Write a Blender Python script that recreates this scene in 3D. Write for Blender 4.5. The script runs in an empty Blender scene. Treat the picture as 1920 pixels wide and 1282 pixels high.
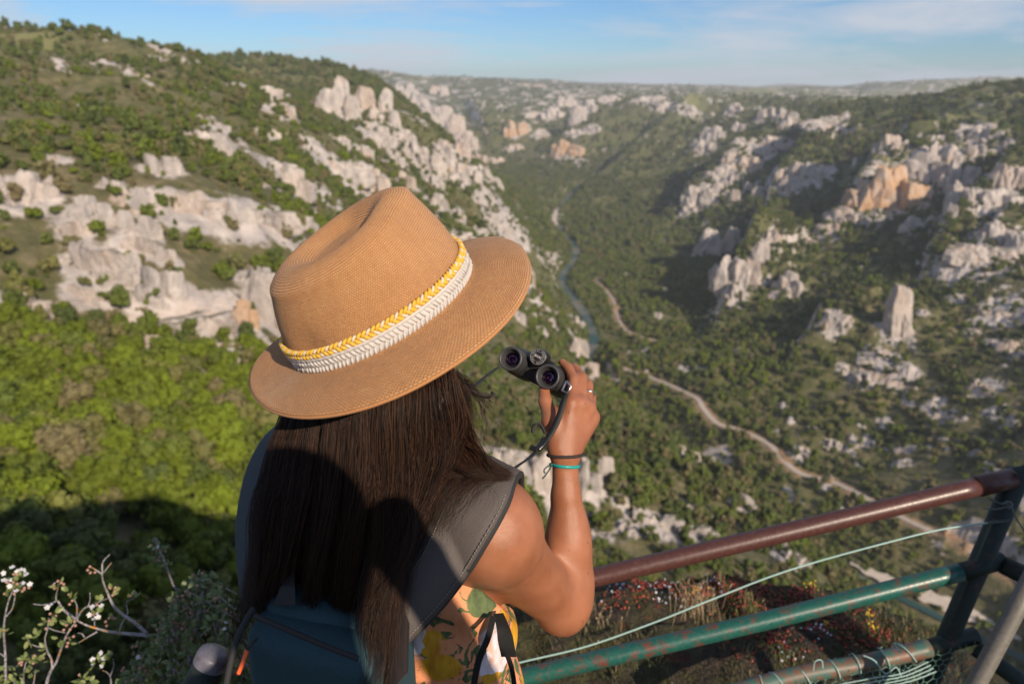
import bpy, bmesh, math, random
import numpy as np
from mathutils import Vector, Matrix

random.seed(7)
RNG = np.random.default_rng(11)
SC = bpy.context.scene
COL = SC.collection
PI = math.pi

# ------------------------------------------------------------------ camera, sky, sun, exposure
CAM_Z = 1.82
PITCH = math.radians(20.84)
FPX = 1290.0                      # focal length in photo pixels (1920 wide)
cam_d = bpy.data.cameras.new('camera')
cam = bpy.data.objects.new('camera', cam_d)
COL.objects.link(cam)
cam.location = (0, 0, CAM_Z)
cam.rotation_euler = (math.radians(90) - PITCH, 0, 0)
cam_d.sensor_fit = 'HORIZONTAL'
cam_d.sensor_width = 36.0
cam_d.lens = 36.0 * FPX / 1920.0
cam_d.clip_start = 0.05
cam_d.clip_end = 40000
cam_d.dof.use_dof = True
cam_d.dof.focus_distance = 0.96
cam_d.dof.aperture_fstop = 4.2
cam_d.dof.aperture_blades = 7
SC.camera = cam

SUN_AZ, SUN_EL = math.radians(148), math.radians(29)
SUNV = Vector((math.cos(SUN_EL)*math.sin(SUN_AZ), math.cos(SUN_EL)*math.cos(SUN_AZ), math.sin(SUN_EL)))
world = bpy.data.worlds.new('World')
SC.world = world
world.use_nodes = True
wn = world.node_tree
wn.nodes.clear()
def _n(t, **kw):
    n = wn.nodes.new(t)
    for k, v in kw.items(): setattr(n, k, v)
    return n
w_out = _n('ShaderNodeOutputWorld'); w_bg = _n('ShaderNodeBackground')
w_sky = _n('ShaderNodeTexSky', sky_type='NISHITA', sun_disc=False, sun_elevation=SUN_EL, sun_rotation=SUN_AZ,
           altitude=800, air_density=1.0, dust_density=0.3, ozone_density=3.0)
w_tc = _n('ShaderNodeTexCoord')
w_map = _n('ShaderNodeMapping'); w_map.inputs['Scale'].default_value = (1.3, 2.2, 11.0); w_map.inputs['Rotation'].default_value = (0.0, 0.10, 0.3)
w_noi = _n('ShaderNodeTexNoise'); w_noi.inputs['Scale'].default_value = 1.9; w_noi.inputs['Detail'].default_value = 6; w_noi.inputs['Roughness'].default_value = 0.62
w_noi.inputs['Distortion'].default_value = 0.6
w_rmp = _n('ShaderNodeValToRGB'); w_rmp.color_ramp.elements[0].position = 0.42; w_rmp.color_ramp.elements[1].position = 0.62
w_rmp.color_ramp.elements[1].color = (0.85, 0.85, 0.85, 1)
w_mix = _n('ShaderNodeMix', data_type='RGBA'); w_mix.inputs['B'].default_value = (4.0, 4.2, 4.7, 1)
L = wn.links.new
L(w_tc.outputs['Generated'], w_map.inputs['Vector']); L(w_map.outputs['Vector'], w_noi.inputs['Vector'])
L(w_noi.outputs['Fac'], w_rmp.inputs['Fac']); L(w_rmp.outputs['Color'], w_mix.inputs['Factor'])
w_tint = _n('ShaderNodeMix', data_type='RGBA', blend_type='MULTIPLY'); w_tint.inputs['Factor'].default_value = 1.0; w_tint.inputs['B'].default_value = (.38, .51, .67, 1)
L(w_sky.outputs['Color'], w_tint.inputs['A']); L(w_tint.outputs['Result'], w_mix.inputs['A']); L(w_mix.outputs['Result'], w_bg.inputs['Color'])
w_bg.inputs['Strength'].default_value = 0.13
L(w_bg.outputs['Background'], w_out.inputs['Surface'])

sun_d = bpy.data.lights.new('sun', 'SUN')
sun_d.energy = 5.0
sun_d.color = (1.0, 0.83, 0.64)
sun_d.angle = math.radians(0.53)
sun = bpy.data.objects.new('sun', sun_d); COL.objects.link(sun)
sun.rotation_euler = SUNV.to_track_quat('Z', 'Y').to_euler()

vs = SC.view_settings
vs.view_transform = 'Standard'; vs.look = 'None'; vs.exposure = 0.22; vs.gamma = 1.0; vs.use_curve_mapping = False
SC.render.engine = 'CYCLES'
SC.cycles.use_denoising = True
SC.cycles.max_bounces = 8
SC.cycles.transparent_max_bounces = 12
SC.cycles.volume_bounces = 1

# ------------------------------------------------------------------ helpers
CP, SP = math.cos(PITCH), math.sin(PITCH)
def ray(px, py):
    xc = (px - 960.0)/FPX; yc = (641.0 - py)/FPX
    return Vector((xc, CP + yc*SP, -SP + yc*CP))
def P(px, py, d):                  # world point seen at photo pixel (px, py), d metres deep
    return Vector((0, 0, CAM_Z)) + ray(px, py)*d
def PY(px, py, y):                 # same, given the forward distance on the ground
    r = ray(px, py)
    return Vector((0, 0, CAM_Z)) + r*(y/r.y)
def PZ(px, py, z):
    r = ray(px, py)
    return Vector((0, 0, CAM_Z)) + r*((z - CAM_Z)/r.z)
CX, CY, CZ = Vector((1, 0, 0)), Vector((0, SP, CP)), Vector((0, -CP, SP))    # camera axes
def camvec(x, y, z): return CX*x + CY*y + CZ*z

def link(o, parent=None):
    COL.objects.link(o)
    if parent is not None: o.parent = parent
    return o
def tag(o, label=None, cat=None, group=None, kind=None):
    if label: o['label'] = label
    if cat: o['category'] = cat
    if group: o['group'] = group
    if kind: o['kind'] = kind
    return o
def empty(name, loc=(0, 0, 0), label=None, cat=None, group=None):
    o = bpy.data.objects.new(name, None); o.empty_display_size = 0.05
    o.location = loc; COL.objects.link(o)
    return tag(o, label, cat, group)
def child_world(o, parent):        # o's mesh is in world coordinates; parent is an unrotated empty
    o.parent = parent; o.location = -Vector(parent.location)
    return o
def mesh_np(name, verts, faces, m=None, smooth=True):
    me = bpy.data.meshes.new(name)
    verts = np.asarray(verts, np.float32); faces = np.asarray(faces, np.int32)
    k = faces.shape[1]
    me.vertices.add(len(verts)); me.vertices.foreach_set('co', verts.ravel())
    me.loops.add(faces.size); me.loops.foreach_set('vertex_index', faces.ravel())
    me.polygons.add(len(faces))
    me.polygons.foreach_set('loop_start', np.arange(0, faces.size, k, dtype=np.int32))
    me.polygons.foreach_set('use_smooth', np.full(len(faces), smooth))
    me.update(calc_edges=True)
    if m: me.materials.append(m)
    return me
def obj_np(name, verts, faces, m=None, smooth=True, parent=None):
    o = bpy.data.objects.new(name, mesh_np(name, verts, faces, m, smooth)); COL.objects.link(o)
    if parent is not None: child_world(o, parent)
    return o
def fattr(me, name, vals):
    a = me.attributes.new(name, 'FLOAT', 'POINT'); a.data.foreach_set('value', np.asarray(vals, np.float32))

class MB:                          # collects tubes, lathes, ribbons, quads; all become ONE mesh
    def __init__(self): self.v = []; self.f = []
    def add(self, vs, fs):
        b = len(self.v); self.v += [tuple(v) for v in vs]; self.f += [tuple(i + b for i in f) for f in fs]
    def tube(self, pts, r, n=8, cap=True):
        pts = [Vector(p) for p in pts]; N = len(pts)
        rs = r if hasattr(r, '__len__') else [r]*N
        t0 = (pts[1]-pts[0]).normalized()
        up = Vector((0, 0, 1)) if abs(t0.z) < .9 else Vector((1, 0, 0))
        nrm = t0.cross(up).normalized()
        vs, fs = [], []
        for i in range(N):
            t = (pts[min(i+1, N-1)] - pts[max(i-1, 0)]).normalized()
            nrm = (nrm - t*nrm.dot(t)).normalized(); bi = t.cross(nrm)
            for k in range(n):
                a = 2*PI*k/n
                vs.append(pts[i] + (nrm*math.cos(a) + bi*math.sin(a))*rs[i])
        for i in range(N-1):
            for k in range(n):
                fs.append((i*n+k, i*n+(k+1) % n, (i+1)*n+(k+1) % n, (i+1)*n+k))
        if cap:
            fs.append(tuple(range(n-1, -1, -1))); fs.append(tuple((N-1)*n+k for k in range(n)))
        self.add(vs, fs); return self
    def lathe(self, prof, n=32, M=None):      # prof: (r, z) pairs round local Z
        vs, fs = [], []
        for r, z in prof:
            for k in range(n):
                a = 2*PI*k/n; p = Vector((r*math.cos(a), r*math.sin(a), z)); vs.append(M @ p if M else p)
        for i in range(len(prof)-1):
            for k in range(n):
                fs.append((i*n+k, i*n+(k+1) % n, (i+1)*n+(k+1) % n, (i+1)*n+k))
        self.add(vs, fs); return self
    def ribbon(self, pts, wdir, w, th, seg=1):   # strip with thickness; wdir: width direction(s)
        pts = [Vector(p) for p in pts]; N = len(pts)
        wd = wdir if isinstance(wdir, list) else [wdir]*N
        ws = w if hasattr(w, '__len__') else [w]*N
        vs, fs = [], []
        for i in range(N):
            t = (pts[min(i+1, N-1)] - pts[max(i-1, 0)]).normalized()
            a = Vector(wd[i]); a = (a - t*a.dot(t)).normalized(); nn = t.cross(a)
            for s, q in ((-1, -1), (1, -1), (1, 1), (-1, 1)):
                vs.append(pts[i] + a*(s*ws[i]/2) + nn*(q*th/2))
        for i in range(N-1):
            for k in range(4): fs.append((i*4+k, i*4+(k+1) % 4, i*4+4+(k+1) % 4, i*4+4+k))
        fs.append((3, 2, 1, 0)); fs.append(tuple((N-1)*4+k for k in range(4)))
        self.add(vs, fs); return self
    def box(self, c, sx, sy, sz, M=None):
        vs = []
        for x in (-1, 1):
            for y in (-1, 1):
                for z in (-1, 1):
                    p = Vector((x*sx/2, y*sy/2, z*sz/2)); vs.append(Vector(c) + (M @ p if M else p))
        self.add(vs, [(0, 1, 3, 2), (4, 6, 7, 5), (0, 4, 5, 1), (2, 3, 7, 6), (0, 2, 6, 4), (1, 5, 7, 3)]); return self
    def build(self, name, m, parent=None, smooth=True, bevel=0, subsurf=0, loc_world=True):
        me = bpy.data.meshes.new(name); me.from_pydata(self.v, [], self.f)
        bm = bmesh.new(); bm.from_mesh(me); bmesh.ops.recalc_face_normals(bm, faces=bm.faces); bm.to_mesh(me); bm.free()
        if m: me.materials.append(m)
        if smooth: me.polygons.foreach_set('use_smooth', [True]*len(me.polygons))
        o = bpy.data.objects.new(name, me); COL.objects.link(o)
        if parent is not None:
            if loc_world: child_world(o, parent)
            else: o.parent = parent
        if bevel:
            b = o.modifiers.new('bevel', 'BEVEL'); b.width = bevel; b.segments = 2; b.limit_method = 'ANGLE'
        if subsurf:
            s = o.modifiers.new('subsurf', 'SUBSURF'); s.levels = s.render_levels = subsurf
        return o

def smooth_path(pts, n=8):         # Catmull-Rom through the points
    pts = [Vector(p) for p in pts]; out = []
    for i in range(len(pts)-1):
        p0, p1, p2, p3 = pts[max(i-1, 0)], pts[i], pts[i+1], pts[min(i+2, len(pts)-1)]
        for k in range(n):
            t = k/n
            out.append(0.5*((2*p1) + (p2-p0)*t + (2*p0-5*p1+4*p2-p3)*t*t + (3*p1-p0-3*p2+p3)*t**3))
    out.append(pts[-1]); return out

# ---- materials
class MT:
    def __init__(self, name, rough=0.7, base=(.5, .5, .5)):
        self.m = bpy.data.materials.new(name); self.m.use_nodes = True
        self.nt = self.m.node_tree; self.b = self.nt.nodes['Principled BSDF']
        self.b.inputs['Roughness'].default_value = rough; self.b.inputs['Base Color'].default_value = (*base, 1)
    def n(self, t, ins=None, **kw):
        n = self.nt.nodes.new(t)
        for k, v in kw.items(): setattr(n, k, v)
        for k, v in (ins or {}).items(): self.set(n, k, v)
        return n
    def set(self, n, k, v):
        i = n.inputs[k]
        if isinstance(v, bpy.types.NodeSocket): self.nt.links.new(v, i)
        else: i.default_value = (*v, 1) if (i.type == 'RGBA' and len(v) == 3) else v
    def pos(self): return self.n('ShaderNodeNewGeometry').outputs['Position']
    def objc(self): return self.n('ShaderNodeTexCoord').outputs['Object']
    def uv(self): return self.n('ShaderNodeTexCoord').outputs['UV']
    def attr(self, name, t='GEOMETRY', out='Fac'): return self.n('ShaderNodeAttribute', attribute_name=name, attribute_type=t).outputs[out]
    def mapv(self, vec, s): return self.n('ShaderNodeMapping', {'Vector': vec, 'Scale': s}).outputs[0]
    def noise(self, vec, scale, detail=4, rough=.55, out='Fac', dist=0):
        return self.n('ShaderNodeTexNoise', {'Vector': vec, 'Scale': scale, 'Detail': detail, 'Roughness': rough, 'Distortion': dist}).outputs[out]
    def voro(self, vec, scale, out='Distance', feature='F1', rnd=1.0):
        return self.n('ShaderNodeTexVoronoi', {'Vector': vec, 'Scale': scale, 'Randomness': rnd}, feature=feature).outputs[out]
    def ramp(self, fac, stops, interp='LINEAR'):
        r = self.n('ShaderNodeValToRGB', {'Fac': fac}); cr = r.color_ramp; cr.interpolation = interp
        while len(cr.elements) < len(stops): cr.elements.new(0.5)
        for e, (p, c) in zip(cr.elements, stops):
            e.position = p; e.color = (*c, 1) if hasattr(c, '__len__') else (c, c, c, 1)
        return r.outputs['Color']
    def mix(self, fac, a, b, blend='MIX'):
        n = self.n('ShaderNodeMix', data_type='RGBA', blend_type=blend)
        self.set(n, 'Factor', fac); self.set(n, 'A', a); self.set(n, 'B', b); return n.outputs['Result']
    def math(self, op, a, b=0.0, clamp=False):
        n = self.n('ShaderNodeMath', operation=op, use_clamp=clamp); self.set(n, 0, a); self.set(n, 1, b); return n.outputs[0]
    def bump(self, h, strength=.5, dist=.01):
        n = self.n('ShaderNodeBump', {'Height': h, 'Strength': strength, 'Distance': dist}); self.set(self.b, 'Normal', n.outputs[0]); return n
    def base(self, c): self.set(self.b, 'Base Color', c); return self
    def rough(self, r): self.set(self.b, 'Roughness', r); return self

# ---- value noise in numpy
def _hash(ix, iy, s):
    h = (ix.astype(np.int64)*374761393 + iy.astype(np.int64)*668265263 + s*1442695041) & 0x7fffffff
    h = ((h ^ (h >> 13))*1274126177) & 0x7fffffff
    h = (h ^ (h >> 16)) & 0x7fffffff
    return (h % 65536)/65536.0
def vnoise(x, y, s=0):
    ix, iy = np.floor(x), np.floor(y); fx, fy = x-ix, y-iy
    u = fx*fx*fx*(fx*(fx*6-15)+10); v = fy*fy*fy*(fy*(fy*6-15)+10)
    a, b, c, d = _hash(ix, iy, s), _hash(ix+1, iy, s), _hash(ix, iy+1, s), _hash(ix+1, iy+1, s)
    return (a*(1-u)+b*u)*(1-v) + (c*(1-u)+d*u)*v
def fbm(x, y, oct=4, s=0, gain=.5):
    r = 0; a = 1; t = 0
    for o in range(oct):
        r = r + a*vnoise(x*2**o + o*17.3, y*2**o - o*9.1, s+o); t += a; a *= gain
    return r/t
def sstep(a, b, x):
    t = np.clip((x-a)/(b-a), 0, 1); return t*t*(3-2*t)
# ------------------------------------------------------------------ the gorge: terrain
# control points: photo pixel + forward distance in metres -> a point of the ground
CTRL = [
 (0,1100,70),(200,1000,95),(450,900,130),(0,900,110),(100,750,150),(400,700,190),(300,640,210),(300,560,225),(300,420,280),
 (350,350,320),(100,350,280),(100,250,400),(300,250,450),(0,150,600),(200,165,700),(500,205,700),(450,165,950),(0,80,900),(150,84,950),
 (300,110,1100),(400,145,1200),(380,108,2000),(500,112,2050),(640,132,2100),(735,166,2050),(560,165,1650),(600,178,1520),(610,215,1400),
 (700,180,1600),(650,260,1250),(760,250,1400),(850,280,1450),(900,300,1500),(928,340,1500),(800,340,1150),(700,310,900),(600,330,620),
 (500,280,600),(450,350,400),(550,400,400),(850,450,800),(930,450,900),(960,520,850),(1000,560,850),(1060,620,900),(1000,650,700),
 (600,620,260),(700,550,350),(900,650,550),(870,800,300),(980,780,430),(950,830,330),(1000,830,300),(1050,955,280),(1110,850,310),
 (1100,1050,225),(1300,1000,300),(1250,960,340),(1500,1050,330),(1450,960,480),(1300,880,520),(1200,780,680),(1115,705,850),
 (1200,880,400),(1150,800,480),(1050,740,520),(1400,1100,250),(1700,1250,260),(1600,1130,330),(1800,1282,300),
 (1300,650,1000),(1450,650,980),(1680,640,900),(1900,640,830),(1900,800,680),(1700,800,730),(1900,950,540),(1500,760,830),
 (1250,500,1550),(1400,500,1450),(1600,500,1250),(1800,500,1100),(1920,450,1150),(1650,390,1600),(1750,320,1650),(1900,300,1500),
 (1920,205,1700),(1800,213,1900),(1600,300,2000),(1600,208,2600),(1500,400,1900),(1300,400,2200),(1400,300,2700),(1450,212,3300),
 (1300,300,3100),(1200,300,3400),(1100,330,3050),(1250,210,4000),(1200,190,4300),(1100,200,4800),(1000,200,5200),(950,290,3900),
 (1000,280,3900),(880,200,5500),(860,250,4200),(960,350,2700),
 (750,135,9000),(850,145,9000),(1000,152,9500),(1150,160,9000),(1250,160,7500),(1400,164,8000),(1500,163,8000),(1700,163,7000),
 (1850,170,5500),(1920,167,5500),(1300,183,5500),(1430,180,5000),(1600,190,4000),(1750,196,3000),(1900,192,2600),
]
RIVER_Z = -432.0
RIVER_PX = [(1088,345),(1068,368),(1040,405),(1050,430),(1074,455),(1080,480),(1062,508),(1052,530),(1078,562),(1102,600),(1114,640),(1106,690),(1175,765),
            (1265,835),(1385,930),(1500,1012),(1620,1085),(1750,1150),(1880,1215),(2050,1290)]
RIVER = [PZ(x, y, RIVER_Z) for x, y in RIVER_PX]
ROAD_PX = [(1165,520),(1120,525),(1148,560),(1160,600),(1180,625),(1230,640)]
ROAD2_PX = [(1165,690),(1220,710),(1300,742),(1318,765),(1345,795),(1385,806),(1440,832),(1468,862),(1500,888),(1560,905),(1600,922),(1700,975),(1780,1012),(1860,1060),(1960,1120)]
ctrl = [PY(*c) for c in CTRL]
def polar(az, y, z):               # world control point by bearing (degrees), distance, height
    a = math.radians(az); return Vector((y*math.sin(a), y*math.cos(a), z))
ctrl += [polar(a, 12, -20) for a in (-60, -30, 0, 30, 60)]
ctrl += [polar(-60, 40, -45), polar(-30, 40, -48), polar(0, 45, -75), polar(30, 45, -85), polar(60, 45, -70)]
ctrl += [polar(-60, 90, -55), polar(0, 110, -125), polar(30, 120, -150), polar(60, 120, -130)]
ctrl += [polar(-58, 250, -25), polar(-58, 600, 30), polar(-55, 1500, 40), polar(-55, 5000, 30), polar(-30, 3200, 40), polar(-25, 6000, 40)]
ctrl += [polar(56, 300, -330), polar(58, 700, -250), polar(60, 1500, -80), polar(58, 4000, -60), polar(50, 9000, -30)]
ctrl += [polar(-50, 12500, 0), polar(-15, 12500, 20), polar(0, 12500, -60), polar(15, 12500, -110), polar(35, 12500, -90), polar(55, 12500, -60)]
ctrl += [Vector((v.x, v.y, RIVER_Z+2)) for v in RIVER[::2]]
ctrl += [PZ(x, y, -408) for x, y in ROAD2_PX[::2]]
cz = np.array([v.z for v in ctrl]); ca = np.array([math.atan2(v.x, v.y) for v in ctrl]); cl = np.array([math.log(math.hypot(v.x, v.y)) for v in ctrl])
def _tps_k(a, l, a2, l2):
    r2 = (a[:, None]-a2[None])**2 + (l[:, None]-l2[None])**2
    return 0.5*r2*np.log(r2 + 1e-12)
n = len(cz)
A = np.zeros((n+3, n+3)); A[:n, :n] = _tps_k(ca, cl, ca, cl) + np.eye(n)*2e-3
A[:n, n] = 1; A[:n, n+1] = ca; A[:n, n+2] = cl; A[n:, :n] = A[:n, n:].T
TW = np.linalg.solve(A, np.concatenate([cz, [0, 0, 0]]))
NA, NL = 980, 760
A0, A1 = math.radians(-52), math.radians(52)
L0, L1 = math.log(10.0), math.log(12500.0)
ga = np.linspace(A0, A1, NA); gl = np.linspace(L0, L1, NL)
# the smooth spline is evaluated on a coarser grid, then resampled
ca_g = np.linspace(A0, A1, 246); cl_g = np.linspace(L0, L1, 191)
GA, GL = np.meshgrid(ca_g, cl_g)
q = _tps_k(GA.ravel(), GL.ravel(), ca, cl) @ TW[:n] + TW[n] + TW[n+1]*GA.ravel() + TW[n+2]*GL.ravel()
HB = q.reshape(GA.shape)
def gsample(G, a, l, nA, nL):
    u = np.clip((a-A0)/(A1-A0)*(nA-1), 0, nA-1.001); v = np.clip((l-L0)/(L1-L0)*(nL-1), 0, nL-1.001)
    i = u.astype(int); j = v.astype(int); fu = u-i; fv = v-j
    return (G[j, i]*(1-fu)+G[j, i+1]*fu)*(1-fv) + (G[j+1, i]*(1-fu)+G[j+1, i+1]*fu)*fv
AA, LL = np.meshgrid(ga, gl)
RR = np.exp(LL); XX = RR*np.sin(AA); YY = RR*np.cos(AA)
ZZ = gsample(HB, AA, LL, 246, 191)
def window(p, q2, mar):             # the part of the polar grid within mar metres of a segment
    c = [Vector((p.x+ex, p.y+ey, 0)) for p in (p, q2) for ex in (-mar, 0, mar) for ey in (-mar, 0, mar)]
    a = [math.atan2(v.x, max(v.y, .1)) for v in c]; l = [math.log(max(5, math.hypot(v.x, v.y))) for v in c]
    i0, i1 = np.searchsorted(ga, [min(a), max(a)]); j0, j1 = np.searchsorted(gl, [min(l), max(l)])
    return slice(max(j0-1, 0), j1+1), slice(max(i0-1, 0), i1+1)
def path_dist(X, Y, path, mar):    # distance to a polyline and the height along it
    best = np.full(X.shape, 1e9); zb = np.zeros(X.shape)
    for p, q2 in zip(path[:-1], path[1:]):
        w = window(p, q2, mar); x, y, bw, zw = X[w], Y[w], best[w], zb[w]
        dx, dy = q2.x-p.x, q2.y-p.y; L2 = dx*dx+dy*dy+1e-9
        t = np.clip(((x-p.x)*dx+(y-p.y)*dy)/L2, 0, 1)
        d = np.hypot(x-p.x-t*dx, y-p.y-t*dy); zz = p.z+(q2.z-p.z)*t
        m = d < bw; bw[m] = d[m]; zw[m] = zz[m]
    return best, zb
river_path = smooth_path(RIVER, 4)
rd, _ = path_dist(XX, YY, river_path, 140)
far = np.clip(RR/700.0, 0.10, 1.0)
amp = far*sstep(10, 120, rd)
nz = (fbm(XX/420, YY/420, 3, 1)-.5)*46 + (fbm(XX/95, YY/95, 3, 5)-.5)*20 + (fbm(XX/26, YY/26, 2, 9)-.5)*5
rid = 1-np.abs(2*fbm(XX/170+3, YY/170, 3, 21)-1)
nz += (rid-.6)*22
skyfade = 1-sstep(4500, 8500, RR)*.55
ZZ = ZZ + nz*amp*skyfade + sstep(4200, 6500, RR)*((fbm(XX/1500, YY/1500, 3, 61)-.5)*230)
ZZ = np.where(rd < 11, RIVER_Z-2.0, np.where(rd < 45, RIVER_Z-2.0+(ZZ-RIVER_Z+2.0)*sstep(11, 45, rd), ZZ))
ZZ = np.where((rd >= 11) & (ZZ < RIVER_Z-1.5), RIVER_Z-1.5+np.minimum(rd, 200)*.01, ZZ)
def H(x, y): return gsample(ZZ, np.arctan2(x, y), np.log(np.hypot(x, y)), NA, NL)
def hit(px, py, tmin=40):          # where the line of sight through a photo pixel meets the ground
    r = ray(px, py); t = np.exp(np.linspace(math.log(tmin), math.log(13500), 2600))
    x, y, z = r.x*t, r.y*t, CAM_Z+r.z*t
    b = np.nonzero(z < H(x, y))[0]
    if len(b) == 0: return None
    i = b[0]; return Vector((x[i], y[i], z[i]))
# rocky spurs that run down to the river: steep on one flank, gentle on the other
SPURS = [([(1760,250),(1700,300),(1650,360),(1600,400),(1540,445)], 62, 16, 110), ([(1480,400),(1445,435),(1415,490),(1380,545),(1350,605)], 66, 15, 90),
         ([(1490,215),(1440,260),(1390,310),(1330,360),(1250,408)], 66, 25, 140), ([(1920,300),(1870,360),(1800,430),(1740,500)], 50, 15, 90),
         ([(1570,215),(1490,320),(1420,372)], 48, 20, 120), ([(1300,190),(1250,240),(1190,300),(1120,340)], 52, 35, 200),
         ([(1640,560),(1560,610),(1500,660)], 28, 12, 70), ([(1150,175),(1100,220),(1060,270),(1010,305)], 46, 45, 240),
         ([(1900,420),(1850,470),(1790,540)], 34, 12, 70), ([(880,190),(900,230),(935,275)], 40, 45, 200)]
ADD = np.zeros(ZZ.shape)
WOB = 1+.9*(fbm(XX/30, YY/30, 3, 71)-.5)
for sp_px, sA, wl, wr in SPURS:
    pts = [h for h in (hit(*p) for p in sp_px) if h]
    if len(pts) < 2: continue
    pts = smooth_path(pts, 5); N = len(pts)
    best = np.full(XX.shape, 1e9); par = np.zeros(XX.shape); sgn = np.zeros(XX.shape)
    for i, (p, q2) in enumerate(zip(pts[:-1], pts[1:])):
        dx, dy = q2.x-p.x, q2.y-p.y; L2 = dx*dx+dy*dy+1e-9
        W = window(p, q2, wr*2.4); x, y, bw, pw, sw = XX[W], YY[W], best[W], par[W], sgn[W]
        t = np.clip(((x-p.x)*dx+(y-p.y)*dy)/L2, 0, 1)
        dd = np.hypot(x-p.x-t*dx, y-p.y-t*dy); m = dd < bw
        bw[m] = dd[m]; pw[m] = ((i+t)/(N-1))[m]
        left = 1.0 if (-dy*math.cos(math.atan2(p.x, p.y))+dx*-math.sin(math.atan2(p.x, p.y))) < 0 else -1.0
        sw[m] = ((-dy*(x-p.x)+dx*(y-p.y))*left)[m]
    K = best < 1e8; best, par, sgn, wob = best[K], par[K], sgn[K], WOB[K]
    along = np.clip(np.sin(PI*np.clip(par*.94+.03, 0, 1)), 0, 1)**.6*(.7+.6*vnoise(par*7, par*0, int(sA)))
    ADD[K] = np.maximum(ADD[K], sA*along*np.where(sgn > 0, np.exp(-(best/(wl*wob))**2), np.exp(-(best/(wr*wob))**1.6)))
ZZ = ZZ + 1.55*ADD*sstep(20, 90, rd)
roads = []
for pl in (ROAD_PX, ROAD2_PX):
    pts = [h for h in (hit(*p) for p in pl) if h]
    pts = smooth_path(pts, 5)
    zs = np.array([p.z for p in pts]); k = np.ones(7)/7
    zs = np.convolve(np.pad(zs, 3, mode='edge'), k, mode='valid')
    for p, z in zip(pts, zs): p.z = z
    roads.append(pts)
rdist = np.full(XX.shape, 1e9)
for pts in roads:
    d, zb = path_dist(XX, YY, pts, 32); w = 1-sstep(7, 26, d)
    ZZ = ZZ*(1-w)+zb*w; rdist = np.minimum(rdist, d)

# ---- cover of the slopes: tree density, lime (bright) share, dryness of the ground
ZONES = [(200,800,140,1,1,.15),(0,900,110,1,1,.15),(450,750,190,1,1,.2),(200,1100,70,1,.8,.2),(220,935,112,1,.78,1.0),(40,1010,95,1,.78,1.0),(300,500,250,.62,.55,.9),(100,450,220,.62,.45,.85),
 (200,250,450,.7,.32,.7),(200,120,850,.9,.16,.5),(60,95,800,.25,.3,.75),(520,120,2000,.9,.05,.5),(700,250,1300,.45,.2,.5),(800,350,1100,.6,.2,.5),
 (960,370,2500,.9,.22,.3),(1200,850,430,.85,.12,.7),(1000,700,600,.7,.25,.6),(1200,1030,300,.8,.3,.8),(1500,1100,300,.9,.25,.7),
 (1450,850,700,.9,.42,.5),(1700,850,700,.55,.5,.9),(1900,800,680,.6,.5,.9),(1350,680,950,.9,.65,.4),(1500,600,1050,.85,.3,.5),(1800,600,950,.6,.35,.7),
 (1550,450,1500,.85,.38,.4),(1250,480,1600,.95,.42,.25),(1400,400,2000,.8,.2,.4),(1200,300,3300,.7,.12,.4),(1400,180,5500,.06,.3,.2),(1750,180,4500,.10,.3,.2),(1150,175,6000,.12,.2,.2),(900,160,8000,.2,.1,.2),(1600,165,8500,.06,.1,.2),(1800,195,2800,.6,.35,.3)]
zp = [PY(a, b, c) for a, b, c, *_ in ZONES]
za = np.array([math.atan2(v.x, v.y) for v in zp]); zl = np.array([math.log(math.hypot(v.x, v.y)) for v in zp]); zv = np.array([z[3:] for z in ZONES])
def zones(a, l):
    w = np.exp(-((a[:, None]-za[None])**2 + (l[:, None]-zl[None])**2)/(2*.16**2)) + 1e-9
    return (w @ zv)/w.sum(1, keepdims=True)
zc = zones(GA.ravel(), GL.ravel()).reshape(GA.shape+(3,))
dens_g, lime_g, dry_g = [gsample(zc[..., k], AA, LL, 246, 191) for k in range(3)]

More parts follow.
